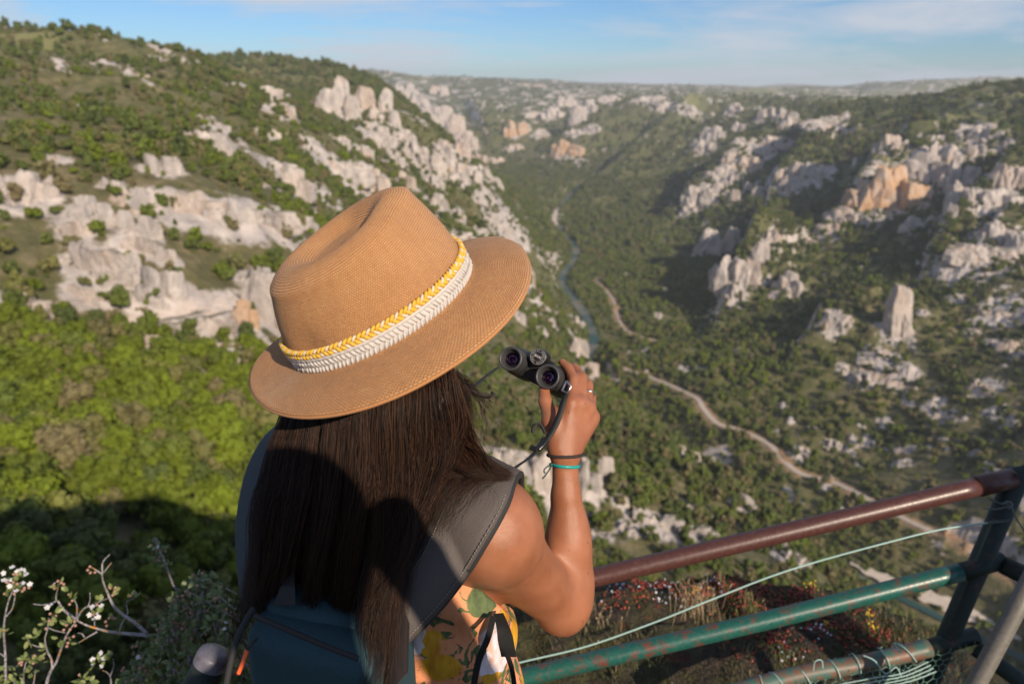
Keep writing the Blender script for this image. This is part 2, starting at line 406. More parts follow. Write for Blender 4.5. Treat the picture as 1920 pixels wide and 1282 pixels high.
# ---- rocks: (px, py, width px, height px, kind, tint) read off the photograph
LW, LC, LF, RR_, RB, NC, FA = 'left wood', 'left cliffs', 'second', 'right upper', 'right lower', 'near', 'far'
ROCKS = [
 (20,352,100,70,LC),(75,340,50,36,LC),(155,215,26,26,LC),(105,300,40,18,LC),(300,308,58,50,LC),(210,345,36,30,LC),(290,370,80,56,LC),(350,382,104,66,LC),
 (425,396,94,54,LC),(500,406,110,42,LC),(556,408,60,38,LC),(395,262,62,46,LC),(402,236,42,18,LC),(506,252,30,20,LC),(525,316,70,34,LC),(548,348,62,44,LC),
 (640,314,104,46,LC),(692,334,60,56,LC),(483,172,66,22,LC),(522,206,50,30,LC),(160,402,70,54,LC),(142,432,46,46,LC),(186,484,90,84,LC),(212,512,56,50,LC),
 (252,458,60,36,LC),(272,432,46,46,LC),(238,420,26,56,LC),(300,528,72,88,LC),(276,556,60,38,LC),(312,480,38,46,LC),(34,570,74,56,LC),(16,596,60,50,LC),
 (152,548,50,36,LC),(350,598,150,36,LC),(404,608,84,50,LC),(330,622,110,30,LC),(502,556,96,130,LC),(482,520,60,60,LC),(455,592,50,64,LC,1),(330,682,78,56,LC),
 (284,648,38,56,LC),(270,692,40,28,LC),(416,662,60,40,LC),(360,702,40,24,LC),(205,560,40,30,LC),(60,610,50,24,LC),(470,630,60,40,LC),(250,500,30,60,LC),
 (614,192,44,62,LF),(640,182,34,88,LF),(660,206,34,70,LF),(684,188,38,62,LF),(722,192,28,62,LF),(700,216,34,40,LF),(760,172,44,46,LF),(778,190,44,40,LF),(802,206,54,36,LF),
 (818,224,48,36,LF),(690,236,62,28,LF),(702,256,72,28,LF),(740,226,22,50,LF),(756,256,44,28,LF),(832,216,32,46,LF),(852,236,40,56,LF),(868,260,50,46,LF),(860,278,38,40,LF),
 (830,282,44,40,LF),(776,276,54,46,LF),(802,302,54,46,LF),(896,296,32,40,LF),(926,338,30,30,LF),(880,320,44,38,LF),(812,340,44,46,LF),(762,336,42,46,LF),(906,318,32,30,LF),
 (860,332,44,38,LF),(842,306,54,38,LF),(670,310,28,26,LF),(672,282,54,34,LF),(640,266,32,20,LF),(846,432,54,20,LF),(872,442,40,30,LF),(926,412,26,44,LF),(950,440,20,32,LF),
 (905,436,30,20,LF),(992,520,22,44,LF),(972,588,28,32,LF),(740,300,40,30,LF),(715,275,30,24,LF),(820,380,40,40,LF),(860,400,30,40,LF),
 (966,240,44,44,FA,1),(986,236,22,26,FA),(1002,214,34,20,FA),(1034,210,44,34,FA),(1062,190,34,36,FA),(1066,276,62,36,FA,1),(992,160,54,8,FA),(818,168,22,26,FA),(832,172,18,26,FA),
 (932,300,32,18,FA),(962,276,34,18,FA),(1012,252,34,20,FA),(1082,216,34,46,FA),(1104,198,30,40,FA),(1140,185,40,20,FA),(1076,248,34,20,FA),(1110,240,34,16,FA),(1090,300,30,12,FA),
 (1216,186,62,14,RR_),(1252,196,44,18,RR_),(1282,202,44,22,RR_),(1376,206,32,24,RR_),(1442,214,44,34,RR_),(1472,216,40,32,RR_),(1484,232,42,30,RR_),(1540,228,62,16,RR_),(1592,224,30,9,RR_),
 (1332,250,44,40,RR_),(1320,272,50,26,RR_),(1386,236,26,20,RR_),(1386,262,22,18,RR_),(1442,266,60,38,RR_),(1425,282,52,30,RR_),(1400,302,50,28,RR_),(1356,322,52,28,RR_),(1380,290,44,20,RR_),
 (1310,366,62,56,RR_),(1332,354,54,40,RR_),(1370,336,32,30,RR_),(1290,394,32,28,RR_),(1376,366,22,32,RR_),(1490,320,28,42,RR_),(1478,338,26,24,RR_),(1512,320,22,36,RR_),(1542,326,34,20,RR_),
 (1460,330,22,34,RR_),(1500,352,24,18,RR_),(1400,352,18,28,RR_),(1416,360,18,26,RR_),
 (1662,268,44,48,RR_),(1690,272,22,26,RR_),(1752,290,62,56,RR_),(1722,318,80,52,RR_),(1642,306,22,20,RR_),(1652,346,112,112,RR_,1),(1696,374,74,30,RR_),(1625,372,60,60,RR_,1),
 (1576,404,52,34,RR_),(1560,426,54,24,RR_),(1632,416,32,20,RR_),(1786,250,32,20,RR_),(1840,246,52,24,RR_),(1886,276,20,26,RR_),(1832,282,42,28,RR_),(1796,330,54,66,RR_),(1802,362,44,52,RR_),
 (1892,330,60,60,RR_),(1852,372,84,48,RR_),(1780,396,22,32,RR_),(1846,426,32,20,RR_),(1880,440,80,56,RR_),(1842,470,104,36,RR_),(1800,492,62,28,RR_),(1730,420,60,40,RR_),
 (1442,442,34,34,RR_),(1422,474,34,60,RR_),(1402,506,42,60,RR_),(1378,544,42,56,RR_),(1352,452,86,90,RR_),(1366,500,70,70,RR_),(1476,532,50,56,RR_),(1448,556,22,15,RR_),(1516,452,26,20,RR_),
 (1676,580,54,128,RB),(1562,598,44,46,RB),(1586,600,22,22,RB),(1620,706,44,40,RB),(1580,690,22,20,RB),(1840,722,44,28,RB),(1906,650,56,40,RB),(1882,588,72,18,RB),(1820,622,26,18,RB),(1730,586,20,14,RB),
 (1640,676,60,12,RB),(1790,560,30,14,RB),(1860,640,24,14,RB),(1700,700,40,12,RB),(1560,830,30,30,RB),(1500,850,40,16,RB),(1830,850,24,14,RB),(1760,780,36,18,RB),(1690,870,30,16,RB),(1230,590,26,20,RB),(1245,545,22,16,RB),
 (1080,600,32,30,NC),(1082,650,44,62,NC),(1104,690,34,46,NC),(936,852,120,120,NC),(1012,872,104,120,NC),(1082,872,104,108,NC),(1132,872,40,86,NC),(1064,934,90,50,NC),(1162,930,34,44,NC),(1192,962,44,56,NC),
 (1234,976,92,46,NC),(1172,986,54,38,NC),(1392,940,54,46,NC),(1342,960,42,30,NC),(1292,946,32,20,NC),(1300,990,84,36,NC),(1482,1042,62,48,NC),(1452,1012,44,26,NC),(1332,862,62,34,NC),(1284,842,52,32,NC),(1120,1000,60,26,NC),
]
ROCK_AT = []
for rk in ROCKS:
    p = hit(rk[0], rk[1]+rk[3]*.30)
    if p is None: continue
    ROCK_AT.append((p, rk))
rock_g = np.zeros(XX.shape)
for p, rk in ROCK_AT:
    R = math.hypot(p.x, p.y); wm = rk[2]*R/FPX*(.95 if rk[4] in (LC, NC) else .60 if rk[4] == FA else .85)
    a, l = math.atan2(p.x, p.y), math.log(R)
    da = 2.2*wm/R; i0, i1 = np.searchsorted(ga, [a-da, a+da]); j0, j1 = np.searchsorted(gl, [l-da, l+da])
    d2 = ((XX[j0:j1, i0:i1]-p.x)**2+(YY[j0:j1, i0:i1]-p.y)**2)/wm**2
    rock_g[j0:j1, i0:i1] = np.maximum(rock_g[j0:j1, i0:i1], np.exp(-d2*1.1))
# steep ground and patchy bare rock
gy, gx = np.gradient(ZZ); slope = np.hypot(gy/(RR*(gl[1]-gl[0])), gx/(RR*(ga[1]-ga[0])))
patch = fbm(XX/70, YY/70, 4, 33)*.6 + fbm(XX/18, YY/18, 3, 41)*.4
bare = sstep(.55, .70, patch + .22*(1-dens_g) + .10*np.clip(slope-.6, 0, 1) - .10)
bare = np.maximum(bare, sstep(.85, 1.4, slope)*(RR > 180))
bare *= sstep(6, 18, rd)
rock_g = np.clip(np.maximum(rock_g*.9, bare*.75), 0, 1)
cr_ = 1-np.abs(2*fbm(XX/14, YY/14, 3, 77)-1)
ZZ = ZZ + np.where(rd > 60, rock_g*np.clip(RR/160, .3, 5)*(np.round(cr_*3.2+.6*fbm(XX/6, YY/6, 2, 78))/3.2-.5)*2.6, 0)
verge = (1-sstep(5, 12, rdist+6*(fbm(XX/20, YY/20, 2, 3)-.5)))
field = np.zeros(XX.shape)
for fx, fy, fw, fh, fv in ((1425,172,70,9,1),(1300,183,60,5,.8),(1620,186,160,7,.7),(1830,196,120,7,.8),(1700,176,140,5,.6),(1350,176,60,5,.6),(790,148,50,4,.7),(60,92,90,14,.8),(1530,176,60,4,.6),(470,128,60,8,.5)):
    p = hit(fx, fy)
    if p is None: continue
    R = math.hypot(p.x, p.y); a, l = math.atan2(p.x, p.y), math.log(R)
    field = np.maximum(field, fv*np.exp(-(((AA-a)/(fw/2/FPX))**2 + ((LL-l)/(.11))**2)**2))

v = np.stack([XX, YY, ZZ], -1).reshape(-1, 3)
idx = np.arange(NA*NL).reshape(NL, NA)
f = np.stack([idx[:-1, :-1], idx[:-1, 1:], idx[1:, 1:], idx[1:, :-1]], -1).reshape(-1, 4)

ROCK_PALE, ROCK_GREY, ROCK_OCHRE = (.54, .485, .45), (.25, .23, .225), (.45, .28, .16)
def rock_color(m, vec, s=1.0, ochre=None):
    n1 = m.noise(m.mapv(vec, (s*.09, s*.09, s*.035)), 1.0, 6, .62)
    c = m.ramp(n1, [(.30, ROCK_GREY), (.47, (.40, .365, .345)), (.62, ROCK_PALE)])
    n2 = m.noise(vec, .021*s, 4, .6)
    c = m.mix(m.ramp(n2, [(.56, 0.0), (.72, .55)]), c, ROCK_OCHRE)
    if ochre is not None: c = m.mix(ochre, c, (.48, .29, .15))
    return c
M_TER = MT('hillside ground', .95)
pos = M_TER.pos()
n_a = M_TER.noise(pos, .11, 6, .65); n_b = M_TER.noise(pos, .018, 4, .6); n_c = M_TER.noise(pos, .9, 3, .6)
green = M_TER.ramp(n_a, [(.30, (.048, .060, .015)), (.50, (.088, .100, .026)), (.70, (.14, .130, .048))])
dryc = M_TER.ramp(n_a, [(.30, (.062, .062, .022)), (.52, (.125, .110, .048)), (.72, (.26, .205, .135))])
dfac = M_TER.math('ADD', M_TER.math('MULTIPLY', M_TER.attr('dry'), 1.2), M_TER.math('SUBTRACT', M_TER.math('MULTIPLY', n_b, 1.6), 1.0), True)
col = M_TER.mix(dfac, green, dryc)
col = M_TER.mix(M_TER.attr('field'), col, (.20, .20, .075))
rf = M_TER.math('ADD', M_TER.attr('rock'), M_TER.math('MULTIPLY', M_TER.math('SUBTRACT', n_a, .5), .9))
col = M_TER.mix(M_TER.ramp(rf, [(.46, 0.0), (.60, 1.0)]), col, rock_color(M_TER, pos))
col = M_TER.mix(M_TER.attr('verge'), col, M_TER.ramp(n_a, [(.4, (.22, .16, .10)), (.65, (.42, .23, .12))]))
M_TER.base(col); M_TER.bump(M_TER.math('ADD', n_a, M_TER.math('MULTIPLY', n_c, .2)), .8, 3.0)
ter = obj_np('terrain', v, f, M_TER.m)
tag(ter, kind='structure')
for nm, arr in (('rock', rock_g), ('dry', dry_g), ('field', field), ('verge', verge)): fattr(ter.data, nm, arr.ravel())

# ---- river, gravel, roads
def strip(name, pts, widths, m, z=None, dz=0, kind='structure', cross=5, drape=False):
    pts = [Vector(p) for p in pts]; N = len(pts); V = []; F = []
    for i, p in enumerate(pts):
        t = (pts[min(i+1, N-1)]-pts[max(i-1, 0)]); t.z = 0; t.normalize(); s = Vector((-t.y, t.x, 0))
        w = widths[i] if hasattr(widths, '__len__') else widths
        for k in range(cross):
            q = p + s*(w*(k/(cross-1)-.5))
            V.append((q.x, q.y, z if z is not None else p.z+dz))
    for i in range(N-1):
        for k in range(cross-1): F.append((i*cross+k, i*cross+k+1, (i+1)*cross+k+1, (i+1)*cross+k))
    o = obj_np(name, V, F, m); tag(o, kind=kind); return o
M_WAT = MT('river water', .5, (.03, .075, .085)); wp = M_WAT.pos()
M_WAT.base(M_WAT.ramp(M_WAT.noise(wp, .012, 3, .5), [(.42, (.030, .075, .075)), (.58, (.15, .145, .115))])); M_WAT.bump(M_WAT.noise(wp, .6, 3), .25, .3)
strip('river', smooth_path(RIVER, 8), [18+14*max(0, 1-abs(i-52)/20) if i < 96 else 8 for i in range(8*(len(RIVER)-1)+1)], M_WAT.m, z=RIVER_Z, cross=3)
M_WAT.b.inputs['Specular IOR Level'].default_value = .12
M_GRV = MT('river gravel', .95); gp = M_GRV.pos()
M_GRV.base(M_GRV.ramp(M_GRV.noise(gp, .35, 6, .7), [(.3, (.42, .36, .30)), (.7, (.64, .56, .48))])); M_GRV.bump(M_GRV.noise(gp, 1.2, 4), .6, .6)
for px0 in ([(1597,1052),(1640,1076),(1700,1100),(1760,1125),(1830,1155),(1900,1185),(1980,1215)], [(1082,372),(1060,388),(1046,402),(1036,415),(1042,428)], [(1058,470),(1050,482),(1044,492)]):
    pts = smooth_path([PZ(x, y, RIVER_Z+1.2) for x, y in px0], 6); N = len(pts)
    R0 = pts[0].length
    ws = [(.018*R0+8)*math.sin(PI*min(.97, max(.06, i/(N-1))))**.6*(.9+.25*math.sin(i*1.7)) for i in range(N)]
    strip('gravel_bank', pts, ws, M_GRV.m, z=RIVER_Z+1.2, cross=3)
M_RD = MT('asphalt road', .85); rp = M_RD.pos()
M_RD.base(M_RD.ramp(M_RD.noise(rp, .3, 4), [(.3, (.34, .295, .255)), (.7, (.46, .40, .35))]))
for pts, rw_ in zip(roads, (4.5, 7.5)): strip('road', pts, rw_, M_RD.m, dz=1.0)

# ------------------------------------------------------------------ limestone outcrops
def rock_proto(seed, tall=1.0):
    """a craggy outcrop: a row of angular jointed blocks of unequal height, grown together"""
    r = np.random.default_rng(seed)
    bm = bmesh.new(); bmesh.ops.create_icosphere(bm, subdivisions=4, radius=1.0)
    co = np.array([x.co[:] for x in bm.verts]); fc = np.array([[w.index for w in x.verts] for x in bm.faces]); bm.free()
    d = co/np.linalg.norm(co, axis=1, keepdims=True)
    V, F = [], []
    nb = 8 if tall < 2 else 5
    for k in range(nb):
        # a convex polyhedron: the sphere cut by random planes, mostly upright ones
        m = 15; th = r.uniform(0, 2*PI, m); tz = np.where(r.uniform(0, 1, m) < .62, r.normal(0, .16, m), r.normal(.5, .5, m))
        nv = np.stack([np.cos(th), np.sin(th), tz], -1); nv /= np.linalg.norm(nv, axis=1, keepdims=True)
        nv = np.concatenate([nv, [[.1, .1, 1], [0, 0, -1]]]); h = np.concatenate([r.uniform(.62, 1.0, m), [.9, .9]])
        rad = np.min(np.where(d @ nv.T > .05, h[None]/np.maximum(d @ nv.T, .05), 9), 1); rad = np.minimum(rad, 1.25)
        p = d*rad[:, None]
        p *= (1 + .16*(vnoise(p[:, 0]*3+seed+k*7, p[:, 2]*2.5+p[:, 1]*3, seed+k)-.5) + .10*(vnoise(p[:, 0]*8+k, p[:, 1]*8+p[:, 2]*4, seed)-.5) - .05*np.abs(np.sin(p[:, 2]*6+k)))[:, None]
        x = -1+2*(k+.5)/nb+r.uniform(-.12, .12); hh = r.uniform(.55, 1.0)*(1-.35*abs(x)) if tall < 2 else r.uniform(.7, 1.0)
        sx_ = r.uniform(.34, .56) if tall < 2 else r.uniform(.38, .6)
        p = p*[sx_, r.uniform(.35, .75), hh] + [x*(.8 if tall < 2 else .25), r.uniform(-.35, .35), (hh-1)*.75+r.uniform(-.08, .08)]
        V.append(p); F.append(fc+len(co)*k)
    V = np.concatenate(V); V /= np.abs(V).max(0)
    return mesh_np('rock', V, np.concatenate(F), None, smooth=False)
M_ROCK = MT('limestone', .92); op = M_ROCK.pos()
och = M_ROCK.n('ShaderNodeAttribute', attribute_name='ochre', attribute_type='OBJECT').outputs['Fac']
rc = rock_color(M_ROCK, op, 1.3, M_ROCK.math('MULTIPLY', och, M_ROCK.ramp(M_ROCK.noise(op, .03, 4, .6), [(.35, .25), (.6, .9)])))
nup = M_ROCK.n('ShaderNodeSeparateXYZ', {'Vector': M_ROCK.n('ShaderNodeNewGeometry').outputs['Normal']}).outputs['Z']
mossf = M_ROCK.math('MULTIPLY', M_ROCK.ramp(nup, [(.62, 0.0), (.85, .85)]), M_ROCK.ramp(M_ROCK.noise(op, .12, 5, .7), [(.42, 0.0), (.55, 1.0)]))
rc = M_ROCK.mix(mossf, rc, (.075, .075, .03))
M_ROCK.base(rc); M_ROCK.bump(M_ROCK.noise(M_ROCK.mapv(op, (1, 1, .5)), .35, 7, .7), .9, 2.0)
PROTO = [rock_proto(100+i) for i in range(8)]+[rock_proto(33, 3.0)]
for me in PROTO: me.materials.append(M_ROCK.m)
def rock_label(px, py, w, kind):
    size = 'broad' if w > 70 else ('middling' if w > 42 else 'small')
    if kind == LC:
        col = 'by the photo left edge' if px < 130 else ('on the left hillside' if px < 340 else 'just left of the hat' if px < 520 else 'above the hat crown')
        row = 'high in the scrub' if py < 290 else ('in the upper rock band' if py < 430 else 'in the middle ledges' if py < 570 else 'low above the green wood')
        return '%s pale limestone outcrop %s %s' % (size, row, col)
    if kind == LF:
        col = 'left end' if px < 720 else ('middle' if px < 830 else 'gorge side')
        row = 'top cliffs' if py < 250 else ('lower crags' if py < 350 else 'foot')
        return '%s limestone crag at the %s of the second hill, %s' % (size, row, col)
    if kind == RR_:
        col = 'centre right' if px < 1420 else ('right of centre' if px < 1620 else 'far right')
        row = 'rim' if py < 245 else ('upper slope' if py < 340 else 'middle slope' if py < 430 else 'lower ribs')
        return '%s grey limestone crag on the %s of the right bank, %s' % (size, row, col)
    if kind == RB:
        return '%s weathered limestone block among shrubs %s on the lower right slope' % (size, 'left of the pinnacle' if px < 1640 else 'near or below the pinnacle' if px < 1760 else 'near the right edge')
    if kind == NC:
        return '%s white limestone face on the spur %s' % (size, 'by the river' if py < 720 else 'behind the forearm' if px < 1150 else 'between wrist and top rail' if px < 1260 else 'just above the top rail')
    return '%s pale crag on the far hazy gorge wall, %s' % (size, 'left of its cleft' if px < 980 else 'right of its cleft' if px < 1060 else 'near the far rim')
ROCK_UNI = {(1676,580): 'tall lone limestone pinnacle standing on the right slope', (1652,346): 'big orange stained limestone cliff on the right slope',
            (502,556): 'tall smooth white rock wall just left of the hat crown', (1082,872): 'white cliff block with flat top behind the raised wrist',
            (1082,650): 'white boulder beside the river above the fingers', (966,240): 'orange footed crag far up the gorge',
            (640,182): 'tall fluted white pillar on the second hill', (20,352): 'white rock shelf at the photo left edge',
            (1352,452): 'shaded dark cliff fin at the centre right', (1066,276): 'flat orange based crag above the far river bend'}
FLATNESS = random.Random(5)
for i, (p, rk) in enumerate(ROCK_AT):
    R = math.hypot(p.x, p.y); w = rk[2]*R/FPX; h = rk[3]*R/FPX*1.08
    o = bpy.data.objects.new('rock_pinnacle' if rk[:2] == (1676,580) else 'rock_outcrop', PROTO[8 if (rk[:2] == (1676,580) or rk[3] > 1.35*rk[2]) else (i*3+i//8) % 8]); COL.objects.link(o)
    yaw = -math.atan2(p.x, p.y) + FLATNESS.uniform(-.5, .5)
    dep = max(.45*w, min(.8*h, .7*w))*FLATNESS.uniform(.8, 1.1)
    o.scale = (w*.66, dep*.6, h*.68) if rk[4] in (LC, NC) else (w*.60, dep*.55, h*.62)
    if rk[:2] == (1676,580): o.scale = (w*.5, w*.55, h*.62)
    o.rotation_euler = (FLATNESS.uniform(-.08, .08), FLATNESS.uniform(-.12, .12), yaw)
    o.location = (p.x, p.y, p.z + h*.12)
    o['ochre'] = 1.0 if len(rk) > 5 else float(max(0, FLATNESS.uniform(-.5, .35)))
    tag(o, ROCK_UNI.get(rk[:2], rock_label(rk[0], rk[1], rk[2], rk[4])), 'rock')
    if rk[:2] not in ROCK_UNI: o['group'] = rock_label(rk[0], rk[1], rk[2], rk[4])
# ------------------------------------------------------------------ trees and scrub
M_LEAF = MT('foliage', .75); 
lc = M_LEAF.attr('leafcol', 'INSTANCER', 'Color')
orand = M_LEAF.n('ShaderNodeObjectInfo').outputs['Random']
ln = M_LEAF.noise(M_LEAF.objc(), 1.6, 2)
M_LEAF.base(M_LEAF.mix(M_LEAF.ramp(ln, [(.35, .0), (.7, .5)]), lc, M_LEAF.mix(.5, lc, (.14, .15, .03))))
M_LEAF.b.inputs['Specular IOR Level'].default_value = .25
M_BARK = MT('tree bark', .9, (.13, .10, .075)); M_BARK.bump(M_BARK.noise(M_BARK.mapv(M_BARK.objc(), (6, 6, 1.2)), 3, 4), .6, .05)
def crown_mesh(seed, n, ls, shape):
    """leaf clumps spread through a crown about 1 high; shape: 'round', 'tall', 'shrub', 'ragged'"""
    r = np.random.default_rng(seed)
    lob = {'round': 11, 'tall': 9, 'shrub': 6, 'ragged': 13}[shape]
    if shape == 'tall': c = np.stack([r.normal(0, .10, lob), r.normal(0, .10, lob), np.linspace(.22, .92, lob)], -1); rad = .27*(1.1-c[:, 2])+.07
    elif shape == 'shrub': c = np.stack([r.normal(0, .32, lob), r.normal(0, .32, lob), r.uniform(.15, .5, lob)], -1); rad = r.uniform(.22, .36, lob)
    else:
        th = r.uniform(0, 2*PI, lob); rr = np.sqrt(r.uniform(0, 1, lob))*.30
        c = np.stack([rr*np.cos(th), rr*np.sin(th), r.uniform(.32, .80, lob)], -1); rad = r.uniform(.13, .24, lob)
    V, F = [], []
    pick = r.integers(0, lob, n); d = r.normal(size=(n, 3)); d /= np.linalg.norm(d, axis=1, keepdims=True)
    p = c[pick] + d*(rad[pick]*r.uniform(.72, 1.08, n))[:, None]
    p[:, 2] = np.maximum(p[:, 2], .02)
    nr = d + r.normal(0, .55, (n, 3)); nr /= np.linalg.norm(nr, axis=1, keepdims=True)
    t = np.cross(nr, r.normal(size=(n, 3))); t /= np.linalg.norm(t, axis=1, keepdims=True); b = np.cross(nr, t)
    s = ls*r.uniform(.6, 1.35, n)[:, None]
    q = np.stack([p-t*s-b*s*.55, p+t*s*.2-b*s*.8, p+t*s+b*s*.3, p-t*s*.3+b*s*.8], 1)
    V = q.reshape(-1, 3); F = np.arange(4*n).reshape(n, 4)
    # a dim core of each clump so that the sky does not shine straight through
    bm = bmesh.new()
    for k in range(lob):
        bmesh.ops.create_icosphere(bm, subdivisions=1, radius=float(rad[k])*.74, matrix=Matrix.Translation(Vector(c[k])))
    cv = np.array([x.co[:] for x in bm.verts]); cf = np.array([[w.index for w in x.verts] for x in bm.faces]); bm.free()
    cv = cv + r.normal(0, .012, cv.shape); cv[:, 2] = np.maximum(cv[:, 2], .0)
    cf4 = np.concatenate([cf, cf[:, 2:3]], 1)
    me = bpy.data.meshes.new('crown')
    me.from_pydata(np.concatenate([V, cv]).tolist(), [], F.tolist()+(cf+len(V)).tolist())
    me.materials.append(M_LEAF.m); return me
SHAPES = ['round', 'tall', 'shrub', 'ragged']
CROWN_NEAR = [crown_mesh(i+1, {'round': 900, 'tall': 700, 'shrub': 600, 'ragged': 800}[s], .042 if s != 'shrub' else .06, s) for i, s in enumerate(SHAPES)]
CROWN_FAR = [crown_mesh(i+51, 230, .085, s) for i, s in enumerate(SHAPES)]
def trunk_mesh(seed, n_limb, h=.62):
    r = random.Random(seed); mb = MB()
    mb.tube([(0, 0, -.08), (.01, 0, .15), (r.uniform(-.03, .03), .01, .38), (0, .02, h)], [.034, .028, .02, .008], 6)
    for k in range(n_limb):
        a = r.uniform(0, 6.28); z0 = r.uniform(.2, .5)
        mb.tube([(0, 0, z0), (.10*math.cos(a), .10*math.sin(a), z0+.10), (.22*math.cos(a), .22*math.sin(a), z0+.22)], [.014, .010, .004], 5)
    o = mb.build('trunk', M_BARK.m); me = o.data; bpy.data.objects.remove(o); return me
TRUNK = [trunk_mesh(3, 5), trunk_mesh(4, 6, .9), trunk_mesh(5, 4, .35), trunk_mesh(6, 6)]

zz0 = ZZ
def scatter(rmin, rmax, spacing, smin, smax, seed):
    r = np.random.default_rng(seed)
    area = (A1-A0)*.86*(rmax**2-rmin**2)/2
    n = int(area/spacing**2)
    a = r.uniform(A0*.86, A1*.86, n); R = np.sqrt(r.uniform(rmin**2, rmax**2, n)); x, y = R*np.sin(a), R*np.cos(a); l = np.log(R)
    G = lambda g: gsample(g, a, l, NA, NL)
    de, li, dr, rk, rv, ro, fi = G(dens_g), G(lime_g), G(dry_g), G(rock_g), G(rd), G(rdist), G(field)
    cl = fbm(x/60, y/60, 3, 91)*.65 + fbm(x/16, y/16, 2, 93)*.35
    keep = r.uniform(0, 1, n) < np.clip(de*1.15*sstep(.30, .58, cl+.28*(de-.4)), 0, 1)*(1-.42*sstep(.45, .80, rk))*(1-.9*fi)
    keep &= (rv > 10) & (ro > 9)
    a, R, x, y, l, li, dr, cl, de = [q[keep] for q in (a, R, x, y, l, li, dr, cl, de)]
    m = len(a); z = gsample(ZZ, a, l, NA, NL)
    big = r.uniform(0, 1, m)**1.6
    s = (smin+(smax-smin)*big)*(.55+.5*np.clip(de, 0, 1)+.5*np.clip((cl-.42)*3, -.3, .7))
    # species colour: lime broadleaf, mid green, dark pine, grey-brown scrub
    u = r.uniform(0, 1, m) + .5*(fbm(x/90, y/90, 2, 55)-.5)
    lime = np.clip((li - u)*2.2+.25, 0, 1)[:, None]
    dark = np.array([.046, .066, .020]); mid = np.array([.100, .130, .030]); lim = np.array([.116, .156, .010]); dryt = np.array([.17, .135, .075])
    g = dark+(mid-dark)*r.uniform(0, 1, (m, 1))**.8
    c = g*(1-lime)+lim*lime*r.uniform(.7, 1.15, (m, 1))
    dd = (r.uniform(0, 1, m) < .14+.32*dr*(1-li))[:, None]*r.uniform(.3, .9, (m, 1))
    c = c*(1-dd)+dryt*dd
    kind = np.where(r.uniform(0, 1, m) < .25*(1-li), 1, np.where(r.uniform(0, 1, m) < .35*dr, 2, np.where(r.uniform(0, 1, m) < .5, 0, 3)))
    s = np.where(kind == 2, s*.45, s)
    return dict(x=x, y=y, z=z, s=s, c=c, k=kind, R=R, lime=lime[:, 0], dry=dd[:, 0])
bands = [scatter(55, 240, 3.4, 3.5, 8.5, 1), scatter(240, 700, 4.8, 2.2, 9, 2), scatter(700, 1800, 7.2, 4.5, 12, 3), scatter(1800, 3600, 15, 9, 17, 4), scatter(3600, 9500, 27, 9, 24, 5)]
T = {k: np.concatenate([b[k] for b in bands]) for k in bands[0]}
# the 300 that show largest become trees of their own
dx, dz = T['x'], T['z']-CAM_Z
dep = T['y']*CP - dz*SP; sx = T['x']/dep*FPX+960; sy = 641-(T['y']*SP+(dz+T['s']*.5)*CP)/dep*FPX
infr = (sx > -30) & (sx < 1950) & (sy > 20) & (sy < 1300)
body = ((sx > 470) & (sx < 1000) & (sy > 470)) | ((sx > 640) & (sx < 860) & (sy > 380))
occl = np.zeros(len(sx), bool)
app = np.where(infr & ~body, T['s']/dep, 0)
near_i = np.argsort(-app)[:1500]
vis = []
for i in near_i:                   # line of sight to the crown must be free
    q = np.linspace(.25, .97, 50); ex, ey, ez = T['x'][i]*q, T['y'][i]*q, CAM_Z+(T['z'][i]+T['s'][i]*.8-CAM_Z)*q
    if (ez > H(ex, ey)).all(): vis.append(i)
    if len(vis) >= 300: break
def tree_label(x, y, tone, bush):
    c = {'lime': 'lime green leafy', 'dark': 'dark green', 'dry': 'brownish half bare'}[tone]
    if x < 760:
        col = 'at the left edge' if x < 130 else ('midway to the hat' if x < 300 else 'beside the hat and strap')
        row = 'on the rocky hillside' if y < 600 else ('at the foot of the white cliffs' if y < 720 else 'in the left wood' if y < 810 else 'by the cliff shadow edge' if y < 930 else 'in the cliff shadow')
    else:
        col = 'left of the raised forearm' if x < 1040 else ('right of the raised forearm' if x < 1250 else 'above the top rail' if y < 1000 else 'seen between the rails')
        row = 'on the olive spur below'
    return '%s %s %s %s' % (c, 'bush' if bush else 'tree', row, col)
for i in vis:
    k = int(T['k'][i]); s = float(T['s'][i])
    tone = 'lime' if T['lime'][i] > .45 else ('dry' if T['dry'][i] > .3 else 'dark')
    lab = tree_label(sx[i], sy[i], tone, k == 2)
    t = empty('bush' if k == 2 else 'tree', (float(T['x'][i]), float(T['y'][i]), float(T['z'][i])), lab, 'bush' if k == 2 else 'tree', lab)
    t.rotation_euler = (0, 0, random.uniform(0, 6.28)); t.scale = (s*random.uniform(.85, 1.15), s*random.uniform(.85, 1.15), s)
    cr = bpy.data.objects.new('crown', CROWN_NEAR[k]); cr['leafcol'] = [float(q) for q in T['c'][i]]; link(cr, t)
    link(bpy.data.objects.new('trunk', TRUNK[k]), t)
rest = np.ones(len(sx), bool); rest[vis] = False
print('trees', len(sx), 'own', len(vis))
